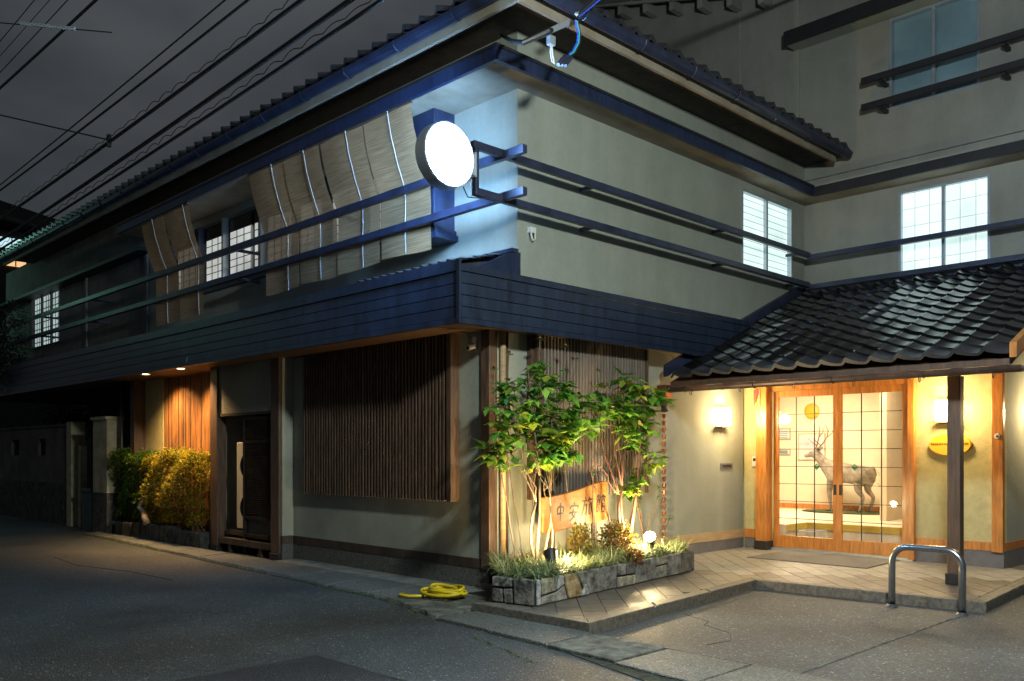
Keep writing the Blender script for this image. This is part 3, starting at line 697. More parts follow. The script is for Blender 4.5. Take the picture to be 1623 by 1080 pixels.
for x, y, z in ((5.112, -1.09, 1.275), (5.066, -1.64, 1.275)):
    s_ = MB().add([(x, y - .045, z), (x, y, z + .05), (x, y + .045, z), (x, y, z - .05), (x - .001, y - .045, z), (x - .001, y, z + .05), (x - .001, y + .045, z), (x - .001, y, z - .05)],
             [(0, 1, 2, 3), (7, 6, 5, 4)]).build('door_sticker', 'sticker', d1 if y > -1.4 else d2)
    MB().add([(x - .002, y - .02, z + .004), (x - .002, y + .02, z + .004), (x - .002, y, z + .032)], [(0, 1, 2)]).build('sticker_mark', 'paper', d1 if y > -1.4 else d2)

# --- lobby seen through the glass
lob = part(box(8.9, 9.0, -3.2, 3.6, .1, 2.9), 'lobby_wall', 'room_wall')
box(5.22, 8.9, 3.5, 3.6, .1, 2.9).build('lobby_wall', 'room_wall', lob)
box(6.9, 8.9, -1.3, -1.2, .1, 2.9).build('lobby_wall', 'room_wall', lob); box(5.22, 6.9, -3.28, -3.2, .1, 2.9).build('lobby_wall', 'room_wall', lob)
box(5.225, 9.0, -3.3, 3.6, 2.9, 3.0).build('lobby_ceiling', 'room_wall', lob)
box(5.83, 8.9, -3.2, 3.5, .06, .45).build('lobby_floor', 'room_floor', lob); box(5.225, 5.828, -.58, 3.5, .06, .45).build('lobby_floor', 'room_floor', lob)
box(5.225, 5.828, -3.2, -.582, .06, .112).build('entry_floor', 'room_pit', lob)
box(5.80, 5.829, -3.2, -.60, .36, .452).build('step_nosing', 'nosing', lob); box(5.225, 5.829, -.60, -.581, .36, .452).build('step_nosing', 'nosing', lob)
box(8.87, 8.9, -1.2, 3.5, .45, .54).build('skirting', 'cedar', lob)
bevel(box(8.55, 8.9, -.60, -.50, .54, 2.9).build('lobby_post', 'pale_wood', lob), .01)

# --- wires: small brackets on walls
t = thing('wall_hook', 'small white cable hook under the rails near the corner', 'hook', (.41, -.21, 3.78))
box(.37, .45, -.25, -.2, 3.80, 3.86).build('hook_plate', 'white_plastic', t); MB().tube([(.38, -.24, 3.80), (.385, -.25, 3.74), (.41, -.25, 3.72), (.435, -.25, 3.74), (.44, -.24, 3.8)], .008, 5).build('hook_ring', 'white_plastic', t)
t = thing('security_camera', 'small white security camera under the eave by the corner post', 'camera', (-.02, .22, 2.62))
box(-.02, -.001, .19, .25, 2.57, 2.70).build('mount', 'white_plastic', t); MB().tube([(-.03, .22, 2.6), (-.12, .20, 2.57)], .03, 10).build('camera_body', 'white_plastic', t)
MB().tube([(-.121, .20, 2.57), (-.13, .198, 2.567)], .02, 10).build('lens', 'black', t)
# intercom, mail slot, bell
t = thing('intercom', 'cream intercom panel on the gold wall left of the entrance doors', 'intercom', (5.09, -.16, 1.34))
bevel(box(5.075, 5.10, -.20, -.12, 1.27, 1.42).build('intercom_body', 'white_plastic', t), .004); box(5.071, 5.075, -.18, -.14, 1.35, 1.39).build('intercom_speaker', 'black', t); box(5.070, 5.075, -.175, -.145, 1.29, 1.32).build('intercom_button', 'paper', t)
t = thing('letter_slot', 'small bronze letter slot in the wall under the left lamp', 'letter slot', (4.58, 0, 1.28))
box(4.43, 4.74, -.014, -.001, 1.24, 1.32).build('slot_plate', 'base_grey', t); box(4.47, 4.70, -.018, -.014, 1.265, 1.30).build('slot_flap', 'black_metal', t)
t = thing('doorbell', 'round white bell button on the orange corner post', 'bell', (5.03, -3.375, 1.66))
MB().lathe([(0, -.012), (.03, -.01), (.035, 0)], (5.029, -3.375, 1.66), 'x', 16).build('bell_plate', 'white_plastic', t); MB().lathe([(0, -.02), (.012, -.018), (.013, -.01)], (5.029, -3.375, 1.66), 'x', 12).build('bell_button', 'black', t)
t = thing('hanging_charm', 'small red and orange charm hung beside the door post', 'charm', (4.92, -.28, 2.3))
MB().extr([(4.92, -.245, 2.36), (4.92, -.33, 2.36), (4.92, -.245, 2.13)], (-.012, 0, 0)).build('charm_body', 'petal', t); box(4.905, 4.92, -.335, -.33, 2.13, 2.36).build('charm_cord', 'white_cord', t)

# ================================================================== LAMPS AND SIGNS
t = thing('round_sign_lamp', 'big round glowing blue-white sign lamp hung from the corner rail bar', 'sign lamp', (-.95, -.42, 4.25))
MB().lathe([(.0, -.075), (.265, -.075), (.284, -.06), (.284, .06), (.265, .075), (0, .075)], (-.96, -.42, 4.25), 'y', 48).build('lamp_face', 'disc', t, smooth=False)
MB().lathe([(.288, -.070), (.302, -.072), (.306, -.06), (.306, .06), (.302, .072), (.288, .070), (.288, -.070)], (-.96, -.42, 4.25), 'y', 48).build('rim', 'alu', t)
bevel(box(-.62, -.60, -.47, -.37, 4.12, 4.36).build('mounting_plate', 'alu', t), .004); box(-.67, -.605, -.45, -.39, 4.14, 4.34).build('mounting_plate', 'alu', t)
MB().tube([(-.72, -.40, 4.02), (-.66, -.40, 3.93), (-.5, -.40, 3.95), (-.3, -.36, 4.0)], .006, 5).build('lamp_cable', 'black', t)
def light(name, kind, loc, energy, color, radius=.05, rot=None, parent=None, **k):
    d = bpy.data.lights.new(name, kind); d.energy = energy; d.color = color
    if kind in ('POINT', 'SPOT'): d.shadow_soft_size = radius
    for a, b in k.items(): setattr(d, a, b)
    o = bpy.data.objects.new(name, d); col.objects.link(o); o.location = loc
    if rot: o.rotation_euler = rot
    if parent: attach(o, parent)
    return o
def aim(o, target):
    v = Vector(target) - Vector(o.location); o.rotation_euler = v.to_track_quat('-Z', 'Y').to_euler(); return o
def wall_lamp(loc, ax, label):
    t = thing('wall_lamp', label, 'wall lamp', loc, 'square glowing lamps beside the entrance')
    x, y, z = loc; B = (lambda a, b, c, d, e, f: (x + c, x + d, y + a, y + b, z + e, z + f)) if ax == 'y' else (lambda a, b, c, d, e, f: (x + a, x + b, y + c, y + d, z + e, z + f))
    MB().box(*B(-.10, -.012, -.125, .125, -.125, .125)).build('lamp_shade', 'lamp_glow', t)
    MB().box(*B(-.011, 0, -.11, .11, -.165, .165)).build('back_plate', 'lamp_trim', t)
    for s_ in (-1, 1): MB().box(*B(-.112, -.10, s_ * .128 - .005, s_ * .128 + .005, -.15, .15)).build('side_bar', 'lamp_trim', t)
    MB().box(*B(-.112, -.011, -.133, .133, -.15, -.13)).build('lamp_base', 'lamp_trim', t)
    q = (x + (0 if ax == 'y' else -.24), y + (-.24 if ax == 'y' else 0), z)
    light('lamp_light', 'POINT', q, 58, (1, .74, .36), .08, parent=t); return t
wall_lamp((4.42, 0, 1.97), 'y', 'square glowing wall lamp on the plaster wall left of the doors')
wall_lamp((5.10, -2.80, 1.985), 'x', 'square glowing wall lamp right of the doors, above the oval sign')
assumed_wall_lamp = wall_lamp((6.12, -3.43, 1.97), 'y', 'assumed square glowing wall lamp past the orange corner post, beyond the right edge')  # added outside the view, assumed from the warm light on this wall
for y, lab in ((6.31, 'recessed downlight over the golden bush, nearer the corner'), (7.62, 'recessed downlight farther from the corner, near the alcove post')):
    t = thing('downlight', lab, 'downlight', (-.50, y, 2.75), 'recessed downlights in the street eave')
    MB().lathe([(0, -.004), (.055, -.004), (.055, 0)], (-.50, y, 2.75), n=20).build('lens', 'downlight', t)
    MB().lathe([(.056, 0), (.057, -.008), (.075, -.008), (.078, 0)], (-.50, y, 2.751), n=20).build('trim_ring', 'white_plastic', t)
    aim(light('downlight_beam', 'SPOT', (-.42, y, 2.73), 340, (1, .60, .24), .04, parent=t, spot_size=R(128), spot_blend=.9), (.12, y, 0))

t = thing('oval_sign', 'oval yellow name sign partly hidden behind the porch post', 'sign', (5.09, -2.83, 1.57))
m = MB(); n = 36
o = MB().add([(5.055, -2.83 + .245 * math.cos(2 * math.pi * i / n), 1.565 + .135 * math.sin(2 * math.pi * i / n)) for i in range(n)] +
             [(5.098, -2.83 + .245 * math.cos(2 * math.pi * i / n), 1.565 + .135 * math.sin(2 * math.pi * i / n)) for i in range(n)],
             [tuple(range(n)), tuple(range(2 * n - 1, n - 1, -1))] + [(i, (i + 1) % n, n + (i + 1) % n, n + i) for i in range(n)]).build('sign_board', 'sign_yellow', t)
bevel(o, .006)
def text(body, size, loc, rot, m, parent, name='lettering', align='CENTER', ext=.002):
    c = bpy.data.curves.new(name, 'FONT'); c.body = body; c.size = size; c.extrude = ext; c.align_x = align; c.align_y = 'CENTER'
    c.materials.append(M[m]); o = bpy.data.objects.new(name, c); col.objects.link(o); bpy.context.view_layer.update()
    me = bpy.data.meshes.new_from_object(o.evaluated_get(bpy.context.evaluated_depsgraph_get())); bpy.data.objects.remove(o)
    o = link(name, me, None, parent); o.location = loc; o.rotation_euler = rot; return o
text('NAKAYASU RYOKAN', .045, (5.051, -2.83, 1.575), (R(90), 0, R(-90)), 'sign_red', t)

# carved wooden signboard with brush characters
sb = thing('wooden_signboard', 'carved natural wood signboard with black brush characters standing in the planter', 'sign', (1.0, -.4, .65))
A = Vector((.333, -.46, 0)); Bv = Vector((1.66, -.24, 0)); tv = (Bv - A).normalized(); nv = Vector((tv.y, -tv.x, 0)); LS = (Bv - A).length
top = [(0, 1.0), (.12, 1.005), (.22, 1.015), (.38, 1.035), (.52, 1.06), (.66, 1.09), (.80, 1.12), (.88, 1.135), (.96, 1.14), (1, 1.135)]
bot = [(1, .70), (.8, .668), (.6, .66), (.4, .645), (.2, .625), (.08, .62), (0, .625)]
outl = [(A + tv * LS * u + Vector((0, 0, z))) for u, z in top + bot]
bevel(MB().extr(outl, -nv * .05).build('board', 'sign_wood', sb), .012, 3)
for u in (.18, .84): 
    p = A + tv * LS * u - nv * .055; MB().tube([(p.x, p.y, .28), (p.x, p.y, .8)], .035, 8).build('support_post', 'dark_wood', sb)
strokes = {
 'a': [[(.50, 1.0), (.50, .02)], [(.18, .74), (.14, .38)], [(.18, .74), (.55, .80), (.88, .74), (.80, .42)], [(.14, .40), (.5, .44), (.82, .42)]],
 'b': [[(.48, 1.0), (.50, .86)], [(.16, .80), (.10, .64)], [(.16, .80), (.5, .82), (.88, .80), (.82, .66)], [(.46, .66), (.32, .36), (.60, .16), (.84, .02)], [(.66, .50), (.52, .22), (.16, .02)], [(.06, .44), (.5, .48), (.96, .44)]],
 'c': [[(.24, 1.0), (.28, .88)], [(.02, .80), (.46, .84)], [(.22, .82), (.16, .40), (.02, .06)], [(.20, .58), (.40, .60), (.36, .12), (.26, .16)], [(.60, 1.0), (.50, .74)], [(.56, .86), (.96, .88)], [(.92, .72), (.56, .58)], [(.62, .62), (.60, .06), (.72, .16)], [(.76, .62), (.84, .30), (.98, .04)], [(.92, .50), (.80, .38)]],
 'd': [[(.26, 1.0), (.02, .72)], [(.26, .98), (.46, .76)], [(.26, .84), (.27, .76)], [(.12, .70), (.38, .70), (.38, .46), (.14, .46)], [(.13, .70), (.14, .06), (.34, .16)], [(.14, .58), (.38, .58)], [(.26, .40), (.44, .12)], [(.74, 1.0), (.75, .90)], [(.52, .86), (.50, .74)], [(.52, .86), (.98, .86), (.94, .74)], [(.62, .72), (.62, .04)], [(.62, .72), (.88, .72), (.88, .50), (.64, .48)], [(.64, .34), (.92, .34), (.92, .06), (.64, .06)]],
}
def brush(ch, u0, wd, z0, ht, thick=.011):
    m = MB()
    for s_ in strokes[ch]:
        P3 = []; k = 0
        for (a0, b0), (a1, b1) in zip(s_, s_[1:]):
            for q in range(4): P3.append((lerp(a0, a1, q / 4), lerp(b0, b1, q / 4)))
        P3.append(s_[-1]); n = len(P3); Ls, Rs = [], []
        for i, (a, b) in enumerate(P3):
            pa = P3[max(i - 1, 0)]; pb = P3[min(i + 1, n - 1)]; dx, dy = (pb[0] - pa[0]) * wd, (pb[1] - pa[1]) * ht; L = math.hypot(dx, dy) or 1
            f = thick * (1.25 - .95 * (i / (n - 1)) ** 1.5) * (.5 + .5 * min(1, i / 1.5))
            cx, cy = u0 + a * wd + .10 * (b - .5) * wd, z0 + b * ht
            Ls.append((cx - dy / L * f, cy + dx / L * f)); Rs.append((cx + dy / L * f, cy - dx / L * f))
        for i in range(n - 1):
            q = [Ls[i], Rs[i], Rs[i + 1], Ls[i + 1]]
            m.add([A + tv * c[0] + nv * .003 + Vector((0, 0, c[1])) for c in q] + [A + tv * c[0] - nv * .002 + Vector((0, 0, c[1])) for c in q], [(0, 1, 2, 3), (0, 4, 5, 1), (1, 5, 6, 2), (2, 6, 7, 3), (3, 7, 4, 0)])
    return m.build('character', 'ink', sb)
brush('a', .25, .17, .73, .20); brush('b', .50, .22, .72, .20); brush('c', .77, .26, .755, .215); brush('d', 1.07, .22, .775, .215)

# ================================================================== PLANTER
PL = [(-.80, -.90), (-.71, -1.36), (2.33, -.96), (2.33, -.06), (.0, -.06)]
plr = thing('stone_planter', 'low raised bed faced with irregular grey and tan stones at the corner', 'planter', (0, -.9, .1))
PI_ = inset(PL, .05)
MB().prism(PI_, .1, .325).build('soil', 'soil', plr)
def stoneface(a, b, z0, z1, cells):
    a = Vector((*a, 0)); b = Vector((*b, 0)); t = (b - a).normalized(); L = (b - a).length; nn = Vector((t.y, -t.x, 0))
    for poly, mt in cells:
        g = inset(poly, .009); pr = rnd.uniform(.008, .03)
        q = [a + t * (u * L if False else u) + Vector((0, 0, z)) for u, z in g]
        o = MB().extr([p - nn * .04 for p in q], nn * (.04 + pr)).build('stone', mt, plr); bevel(o, .010, 2)
    o = MB().extr([a + Vector((0, 0, z0)), b + Vector((0, 0, z0)), b + Vector((0, 0, z1 - .01)), a + Vector((0, 0, z1 - .01))], -nn * .05).build('mortar', 'joint_dark', plr)
LF = (Vector(PL[2]) - Vector(PL[1])).length
def irr(L, z0, z1, widths):
    cells = []; u = 0; k = 0
    for wd in widths:
        u1 = min(L, u + wd); sl = rnd.uniform(-.03, .03) if u1 < L else 0
        cells.append((u, u1, sl)); u = u1
        if u >= L - .01: break
    out_ = []; psl = 0
    for (u0, u1, sl) in cells:
        k += 1; mid = lerp(z0, z1, rnd.uniform(.38, .62)); mts = rnd.sample(['stone_a', 'stone_b', 'stone_c', 'stone_a', 'stone_e', 'stone_d', 'stone_f'], 2)
        A0, A1 = u0 - psl, u0 + psl; B0, B1 = u1 - sl, u1 + sl
        if (u1 - u0) < .24 and k % 2: out_.append(([(A0, z0), (B0, z0), (B1, z1), (A1, z1)], mts[0]))
        else:
            d = rnd.uniform(-.03, .03); f = (mid - z0) / (z1 - z0)
            l_ = (lerp(A0, A1, f), mid - d); r_ = (lerp(B0, B1, f), mid + d)
            out_.append(([(A0, z0), (B0, z0), r_, l_], mts[0])); out_.append(([l_, r_, (B1, z1), (A1, z1)], mts[1]))
        psl = sl
    return out_
stoneface(PL[0], PL[1], .1, .345, [([(0, .1), (.13, .1), (.12, .24), (0, .24)], 'stone_f'), ([(.13, .1), (.24, .1), (.23, .25), (.12, .24)], 'stone_b'), ([(0, .24), (.23, .25), (.23, .345), (0, .345)], 'stone_b'), ([(.24, .1), (.46, .1), (.46, .345), (.23, .345)], 'stone_f')])
stoneface(PL[1], PL[2], .1, .345, [([(0, .1), (.07, .1), (.07, .345), (0, .345)], 'stone_e'), ([(.07, .1), (.50, .1), (.44, .25), (.30, .20), (.07, .185)], 'stone_a'), ([(.07, .185), (.30, .20), (.34, .345), (.07, .345)], 'stone_c'),
    ([(.30, .20), (.44, .25), (.42, .345), (.34, .345)], 'stone_e'), ([(.50, .1), (.70, .1), (.73, .16), (.63, .345), (.42, .345), (.44, .25)], 'stone_d'), ([(.70, .1), (.85, .1), (.78, .24), (.73, .16)], 'stone_e'), ([(.73, .16), (.78, .24), (.82, .345), (.63, .345)], 'stone_a'),
    ([(.85, .1), (1.36, .1), (1.38, .345), (.82, .345), (.78, .24)], 'stone_b'), ([(1.36, .1), (1.72, .1), (1.72, .21), (1.37, .22)], 'stone_c'), ([(1.37, .22), (1.52, .215), (1.53, .345), (1.38, .345)], 'stone_a'), ([(1.52, .215), (1.72, .21), (1.74, .345), (1.53, .345)], 'stone_f'),
    ([(1.72, .1), (2.18, .1), (2.16, .345), (1.74, .345)], 'stone_b'), ([(2.18, .1), (2.42, .1), (2.42, .25), (2.17, .24)], 'stone_a'), ([(2.17, .24), (2.42, .25), (2.43, .345), (2.16, .345)], 'stone_c'), ([(2.42, .1), (LF - .34, .1), (LF - .34, .345), (2.43, .345)], 'stone_b'), ([(LF - .34, .1), (LF, .1), (LF, .345), (LF - .34, .345)], 'stone_f')])
stoneface(PL[2], PL[3], .1, .345, irr(.9, .1, .345, [.3, .3, .3, .3]))

# ---- leaves and blades
def blade(m, p, d, L, wd, droop, n=3):
    d = Vector(d).normalized(); side = d.cross(Vector((0, 0, 1)));
    side = side.normalized() if side.length > .01 else Vector((1, 0, 0)); p = Vector(p); k = len(m.v); st = L / n
    for i in range(n + 1):
        f = wd * (1 - (i / n) ** 1.6) * .5 + .0004
        m.v.append(tuple(p - side * f)); m.v.append(tuple(p + side * f))
        p = p + d * st; d = (d + Vector((0, 0, -droop / n))).normalized()
    for i in range(n): a = k + 2 * i; m.f.append((a, a + 1, a + 3, a + 2))
def inside(p, poly):
    c = False
    for i in range(len(poly)):
        (x1, y1), (x2, y2) = poly[i - 1], poly[i]
        if (y1 > p[1]) != (y2 > p[1]) and p[0] < (x2 - x1) * (p[1] - y1) / (y2 - y1) + x1: c = not c
    return c
m = MB(); PT = inset(PL, .03); cnt = 0
while cnt < 300:
    x, y = rnd.uniform(-.8, 2.33), rnd.uniform(-1.36, -.2)
    if not inside((x, y), PT): continue
    yedge = -1.36 + (x + .71) * .1316
    if rnd.random() > math.exp(-(y - yedge) / .38) + .12: continue
    cnt += 1; H_ = rnd.uniform(.10, .21)
    for k in range(26):
        a = rnd.uniform(0, 6.28); t_ = rnd.uniform(.25, 1.2)
        blade(m, (x + rnd.uniform(-.03, .03), y + rnd.uniform(-.03, .03), .32), (math.cos(a) * t_, math.sin(a) * t_, 1), H_ * rnd.uniform(.7, 1.4), rnd.uniform(.009, .016), rnd.uniform(.8, 2.2), 4)
tag(m.build('ground_cover', 'blade', recalc=False), 'variegated dwarf grass covering the stone planter', 'grass', kind='stuff')
def leaf(m, p, d, L, wd, fold=.25, lobes=True):
    d = Vector(d).normalized(); s_ = d.cross(Vector((rnd.uniform(-.3, .3), rnd.uniform(-.3, .3), 1)));
    s_ = s_.normalized() if s_.length > .05 else Vector((1, 0, 0)); u = s_.cross(d).normalized(); p = Vector(p)
    k = len(m.v)
    P5 = [p, p + d * L * .42 + s_ * wd * .5 + u * fold * wd, p + d * L, p + d * L * .42 - s_ * wd * .5 + u * fold * wd, p + d * L * .5]
    m.v += [tuple(v) for v in P5]; m.f += [(k, k + 1, k + 4), (k + 1, k + 2, k + 4), (k + 2, k + 3, k + 4), (k + 3, k, k + 4)]
def spray(m, c, r, n, L, wd, droop=.4):
    for i in range(n):
        v = Vector((rnd.gauss(0, 1), rnd.gauss(0, 1), rnd.gauss(0, .8))); v = v.normalized() * r * rnd.random() ** .4
        p = Vector(c) + v; d = v.normalized() + Vector((rnd.uniform(-.6, .6), rnd.uniform(-.6, .6), rnd.uniform(-.4, .3) - droop))
        leaf(m, p, d, L * rnd.uniform(.6, 1.25), wd * rnd.uniform(.7, 1.2))
def whorl(m, c, n, L, wd):      # compound leaf: leaflets fanning from a twig end
    c = Vector(c); a0 = rnd.uniform(0, 6.28); tl = Vector((rnd.uniform(-.8, .8), rnd.uniform(-.8, .8), rnd.uniform(-.5, .5)))
    for i in range(n):
        a = a0 + 6.28 * i / n + rnd.uniform(-.2, .2)
        leaf(m, c, Vector((math.cos(a), math.sin(a), rnd.uniform(-.75, .05))) + tl, L * rnd.uniform(.75, 1.2), wd * rnd.uniform(.8, 1.15), .15)
def limb(m, p0, p1, r0, r1, wob=.04, n=7):
    p0 = Vector(p0); p1 = Vector(p1); pts = []; off = Vector((0, 0, 0))
    for i in range(n + 1):
        t_ = i / n; off += Vector((rnd.uniform(-wob, wob), rnd.uniform(-wob, wob), 0)) * .5
        pts.append(p0.lerp(p1, t_) + off * math.sin(math.pi * t_) + Vector((0, 0, 0)))
    m.tube(pts, [lerp(r0, r1, i / n) for i in range(n + 1)], 6); return pts
def shrubtree(name, label, base, stems, crowns, bark='bark'):
    t = thing(name, label, 'tree', base); tr = MB(); ends = []
    for (b, e, r0) in stems:
        p0 = Vector((base[0] + b[0], base[1] + b[1], base[2])); e = Vector(e)
        mid = p0.lerp(e, rnd.uniform(.38, .55)) + Vector((rnd.uniform(-.09, .09), rnd.uniform(-.05, .05), 0))
        limb(tr, p0, mid, r0, r0 * .72, .045, 5)
        for k in range(3):
            e2 = e + Vector((rnd.uniform(-.28, .28), rnd.uniform(-.12, .12), rnd.uniform(-.35, .1))) * (k > 0)
            q = limb(tr, mid, e2, r0 * (.66 if k == 0 else .45), r0 * .22, .07, 6); ends += q[2:]
            if k: e3 = q[3] + Vector((rnd.uniform(-.2, .2), rnd.uniform(-.08, .08), rnd.uniform(.1, .3))); ends += limb(tr, q[3], e3, r0 * .3, r0 * .15, .03, 4)[2:]
    tw = MB(); L = [MB(), MB(), MB()]
    for (c, r, n) in crowns:
        near = min(ends, key=lambda q: (q - Vector(c)).length)
        for k in range(max(5, int(n * .42))):
            v = Vector((rnd.gauss(0, 1), rnd.gauss(0, .8), rnd.gauss(0, .9))).normalized() * r * 1.15 * rnd.random() ** .5
            q = Vector(c) + v
            limb(tw, near, q, .005, .002, .04, 4)
            for i in range(rnd.choice((1, 2, 3, 4))):
                g = q + Vector((rnd.uniform(-.08, .08), rnd.uniform(-.06, .06), rnd.uniform(-.09, .06)))
                f = rnd.random(); z_ = rnd.uniform(.55, 1.25)
                f += .35 * (g.z < 1.75) * (rnd.random() < .45)
                whorl(L[0] if f < .62 else (L[1] if f < .82 else L[2]), g, rnd.choice((3, 4, 5, 5)), .145 * z_, .092 * z_)
    tr.build('trunk', bark, t, smooth=True); tag(tw.build('twigs', 'twig', t), kind='stuff')
    for m_, nm in zip(L, ('leaf', 'leaf_dark', 'leaf_lime')): m_.build('crown', nm, t, recalc=False)
    return t
z0 = .3
shrubtree('shrub_tree', 'multi stemmed leafy shrub at the left end of the planter, before the corner post', (-.05, -.72, z0),
   [((0, 0), (-.38, -.78, 1.75), .015), ((.04, .03), (-.10, -.62, 2.25), .017), ((.10, .02), (.30, -.58, 2.2), .014), ((.14, -.04), (.15, -.70, 1.55), .010)],
   [((-.40, -.72, 1.85), .22, 24), ((-.50, -.75, 1.50), .18, 26), ((-.25, -.62, 2.12), .20, 16), ((-.10, -.6, 1.78), .16, 12), ((.10, -.60, 2.22), .20, 18), ((.30, -.62, 1.75), .24, 34), ((.05, -.68, 1.45), .15, 20), ((.45, -.6, 2.05), .17, 10), ((.52, -.66, 1.60), .18, 26), ((.36, -.72, 1.38), .15, 18), ((.22, -.70, 1.55), .2, 22), ((0, -.62, 2.0), .16, 12), ((.72, -.6, 1.85), .15, 12)])
shrubtree('shrub_tree', 'leafy shrub with spreading reddish branches right of the wooden signboard', (1.58, -.55, z0),
   [((0, 0), (1.05, -.60, 1.75), .022), ((.05, 0), (1.50, -.5, 2.25), .020), ((.09, .03), (2.02, -.5, 2.15), .018), ((.12, 0), (1.92, -.52, 1.6), .012), ((.02, .03), (.85, -.62, 1.35), .011)],
   [((1.35, -.55, 2.1), .20, 14), ((1.72, -.52, 2.15), .22, 22), ((2.05, -.5, 2.12), .22, 26), ((1.90, -.55, 1.80), .20, 28), ((1.62, -.58, 1.66), .17, 18), ((2.05, -.5, 1.5), .16, 14), ((.95, -.58, 2.1), .15, 8), ((1.05, -.62, 1.75), .15, 12), ((2.28, -.5, 2.02), .16, 14), ((1.78, -.45, 1.05), .12, 9), ((1.45, -.55, 1.88), .16, 10), ((2.0, -.52, 1.25), .12, 8)], 'bark_red')
t = thing('young_shrub', 'thin sparse shrub with few leaves behind the right end of the planter', 'shrub', (2.25, -.30, z0))
tr = MB(); lf = MB()
for e in [(2.0, -.3, 1.15), (2.35, -.25, 1.3), (2.6, -.3, 1.05), (2.75, -.35, .7), (2.15, -.3, .9)]:
    q = limb(tr, (2.25, -.30, z0), e, .009, .003, .05)
    for g in q[-2:]: whorl(lf, g, 4, .07, .03)
for g in [(2.2, -.3, 1.28), (2.45, -.28, 1.3), (2.55, -.3, 1.22), (2.32, -.27, 1.36)]: whorl(lf, g, 5, .08, .035)
tr.build('stems', 'twig', t, smooth=True); lf.build('leaves', 'leaf', t, recalc=False)
t = thing('tall_rose_stems', 'thin upright rose stems with red buds against the slatted screen', 'rose', (.6, -.4, z0))
tr = MB(); lf = MB(); bd = MB()
for b, e in [((.0, -.5), (-.15, -.45, 2.45)), ((.25, -.4), (.35, -.4, 2.66)), ((.55, -.4), (.75, -.4, 2.62)), ((.8, -.35), (.95, -.35, 2.5)), ((1.2, -.4), (1.32, -.38, 2.4)), ((-.2, -.6), (-.45, -.55, 2.3))]:
    q = limb(tr, (*b, z0), e, .007, .0045, .06, 9)
    for g in q[4:]:
        if rnd.random() < .7: whorl(lf, g, 3, .05, .025)
    bd.lathe([(.0, .02), (.014, .014), (.016, 0), (0, -.012)], e, n=7)
    for g in q[-2:]: whorl(lf, g, 4, .06, .035)
tr.build('stems', 'bark', t); lf.build('leaves', 'leaf_dark', t, recalc=False); bd.build('buds', 'petal', t)
def bush(name, label, c, rad, n, mt, mt2, L=.035, wd=.02):
    t = thing(name, label, 'shrub', (c[0], c[1], z0 if c[1] < 0 else .2))
    a, b, tw = MB(), MB(), MB()
    for k in range(14):
        v = Vector((rnd.uniform(-.7, .7) * rad[0], rnd.uniform(-.7, .7) * rad[1], rad[2] * rnd.uniform(.1, .7)))
        limb(tw, (c[0] + v.x * .2, c[1] + v.y * .2, c[2] - rad[2]), Vector(c) + v, .008, .003, .03, 5)
    for k in range(n):
        v = Vector((rnd.gauss(0, 1), rnd.gauss(0, 1), rnd.gauss(0, 1))).normalized() * (rnd.random() ** .35) * rnd.uniform(.82, 1.12)
        p = Vector((c[0] + v.x * rad[0], c[1] + v.y * rad[1], c[2] + v.z * rad[2]))
        for i in range(3): leaf(a if rnd.random() < .6 else b, p, v + Vector((rnd.uniform(-1, 1), rnd.uniform(-1, 1), rnd.uniform(-.4, 1))), L * rnd.uniform(.7, 1.3), wd)
    tw.build('stems', 'twig', t); a.build('leaves', mt, t, recalc=False); b.build('leaves', mt2, t, recalc=False); return t
bush('low_bush', 'orange and yellow leaved bush in front of the wooden signboard', (.62, -.72, .50), (.17, .12, .24), 420, 'leaf_orange', 'leaf_hedge')
bush('low_bush', 'reddish green leaved bush under the right end of the signboard', (1.22, -.72, .50), (.27, .16, .22), 700, 'leaf_red', 'leaf_hedge')
bush('low_bush', 'small deep red bush hanging over the planter edge', (1.02, -1.10, .37), (.13, .10, .09), 220, 'leaf_red', 'leaf_red', .035, .018)

# ---- garden floodlights in the planter
def flood(base, loc, target, label, energy, size):
    t = thing('garden_spotlight', label, 'spotlight', base, 'garden spotlights in the stone planter')
    d = (Vector(target) - Vector(loc)).normalized(); L = Vector(loc)
    MB().tube([(base[0], base[1], base[2]), tuple(L - d * .09)], .012, 6).build('spike', 'black_metal', t)
    MB().tube([L - d * .13, L - d * .09, L - d * .05, L + d * .02, L + d * .065], [.022, .036, .046, .06, .068], 14).build('housing', 'black_metal', t)
    MB().tube([L + d * .066, L + d * .074], .064 if size < 110 else .045, 14).build('lens', 'flood', t)
    sp = light('spotlight_beam', 'SPOT', tuple(L + d * .10), energy, (1, .70, .32), .05, parent=t, spot_size=R(size), spot_blend=.7); aim(sp, target); return t
flood((-.23, -1.08, .30), (-.20, -1.07, .47), (.25, -.45, 1.25), 'black spotlight at the left of the planter aimed up at the signboard', 170, 130)
flood((1.72, -.78, .30), (1.62, -.88, .50), (.2, -1.6, 1.7), 'glaring spotlight at the right of the planter facing the street', 80, 95)
light('added_plant_fill', 'POINT', (.06, -1.02, .50), 42, (1, .72, .34), .04)  # two bare point lights without fittings, added to brighten plants near the spotlights
light('added_plant_fill', 'POINT', (1.60, -.74, .62), 120, (1, .74, .38), .04)

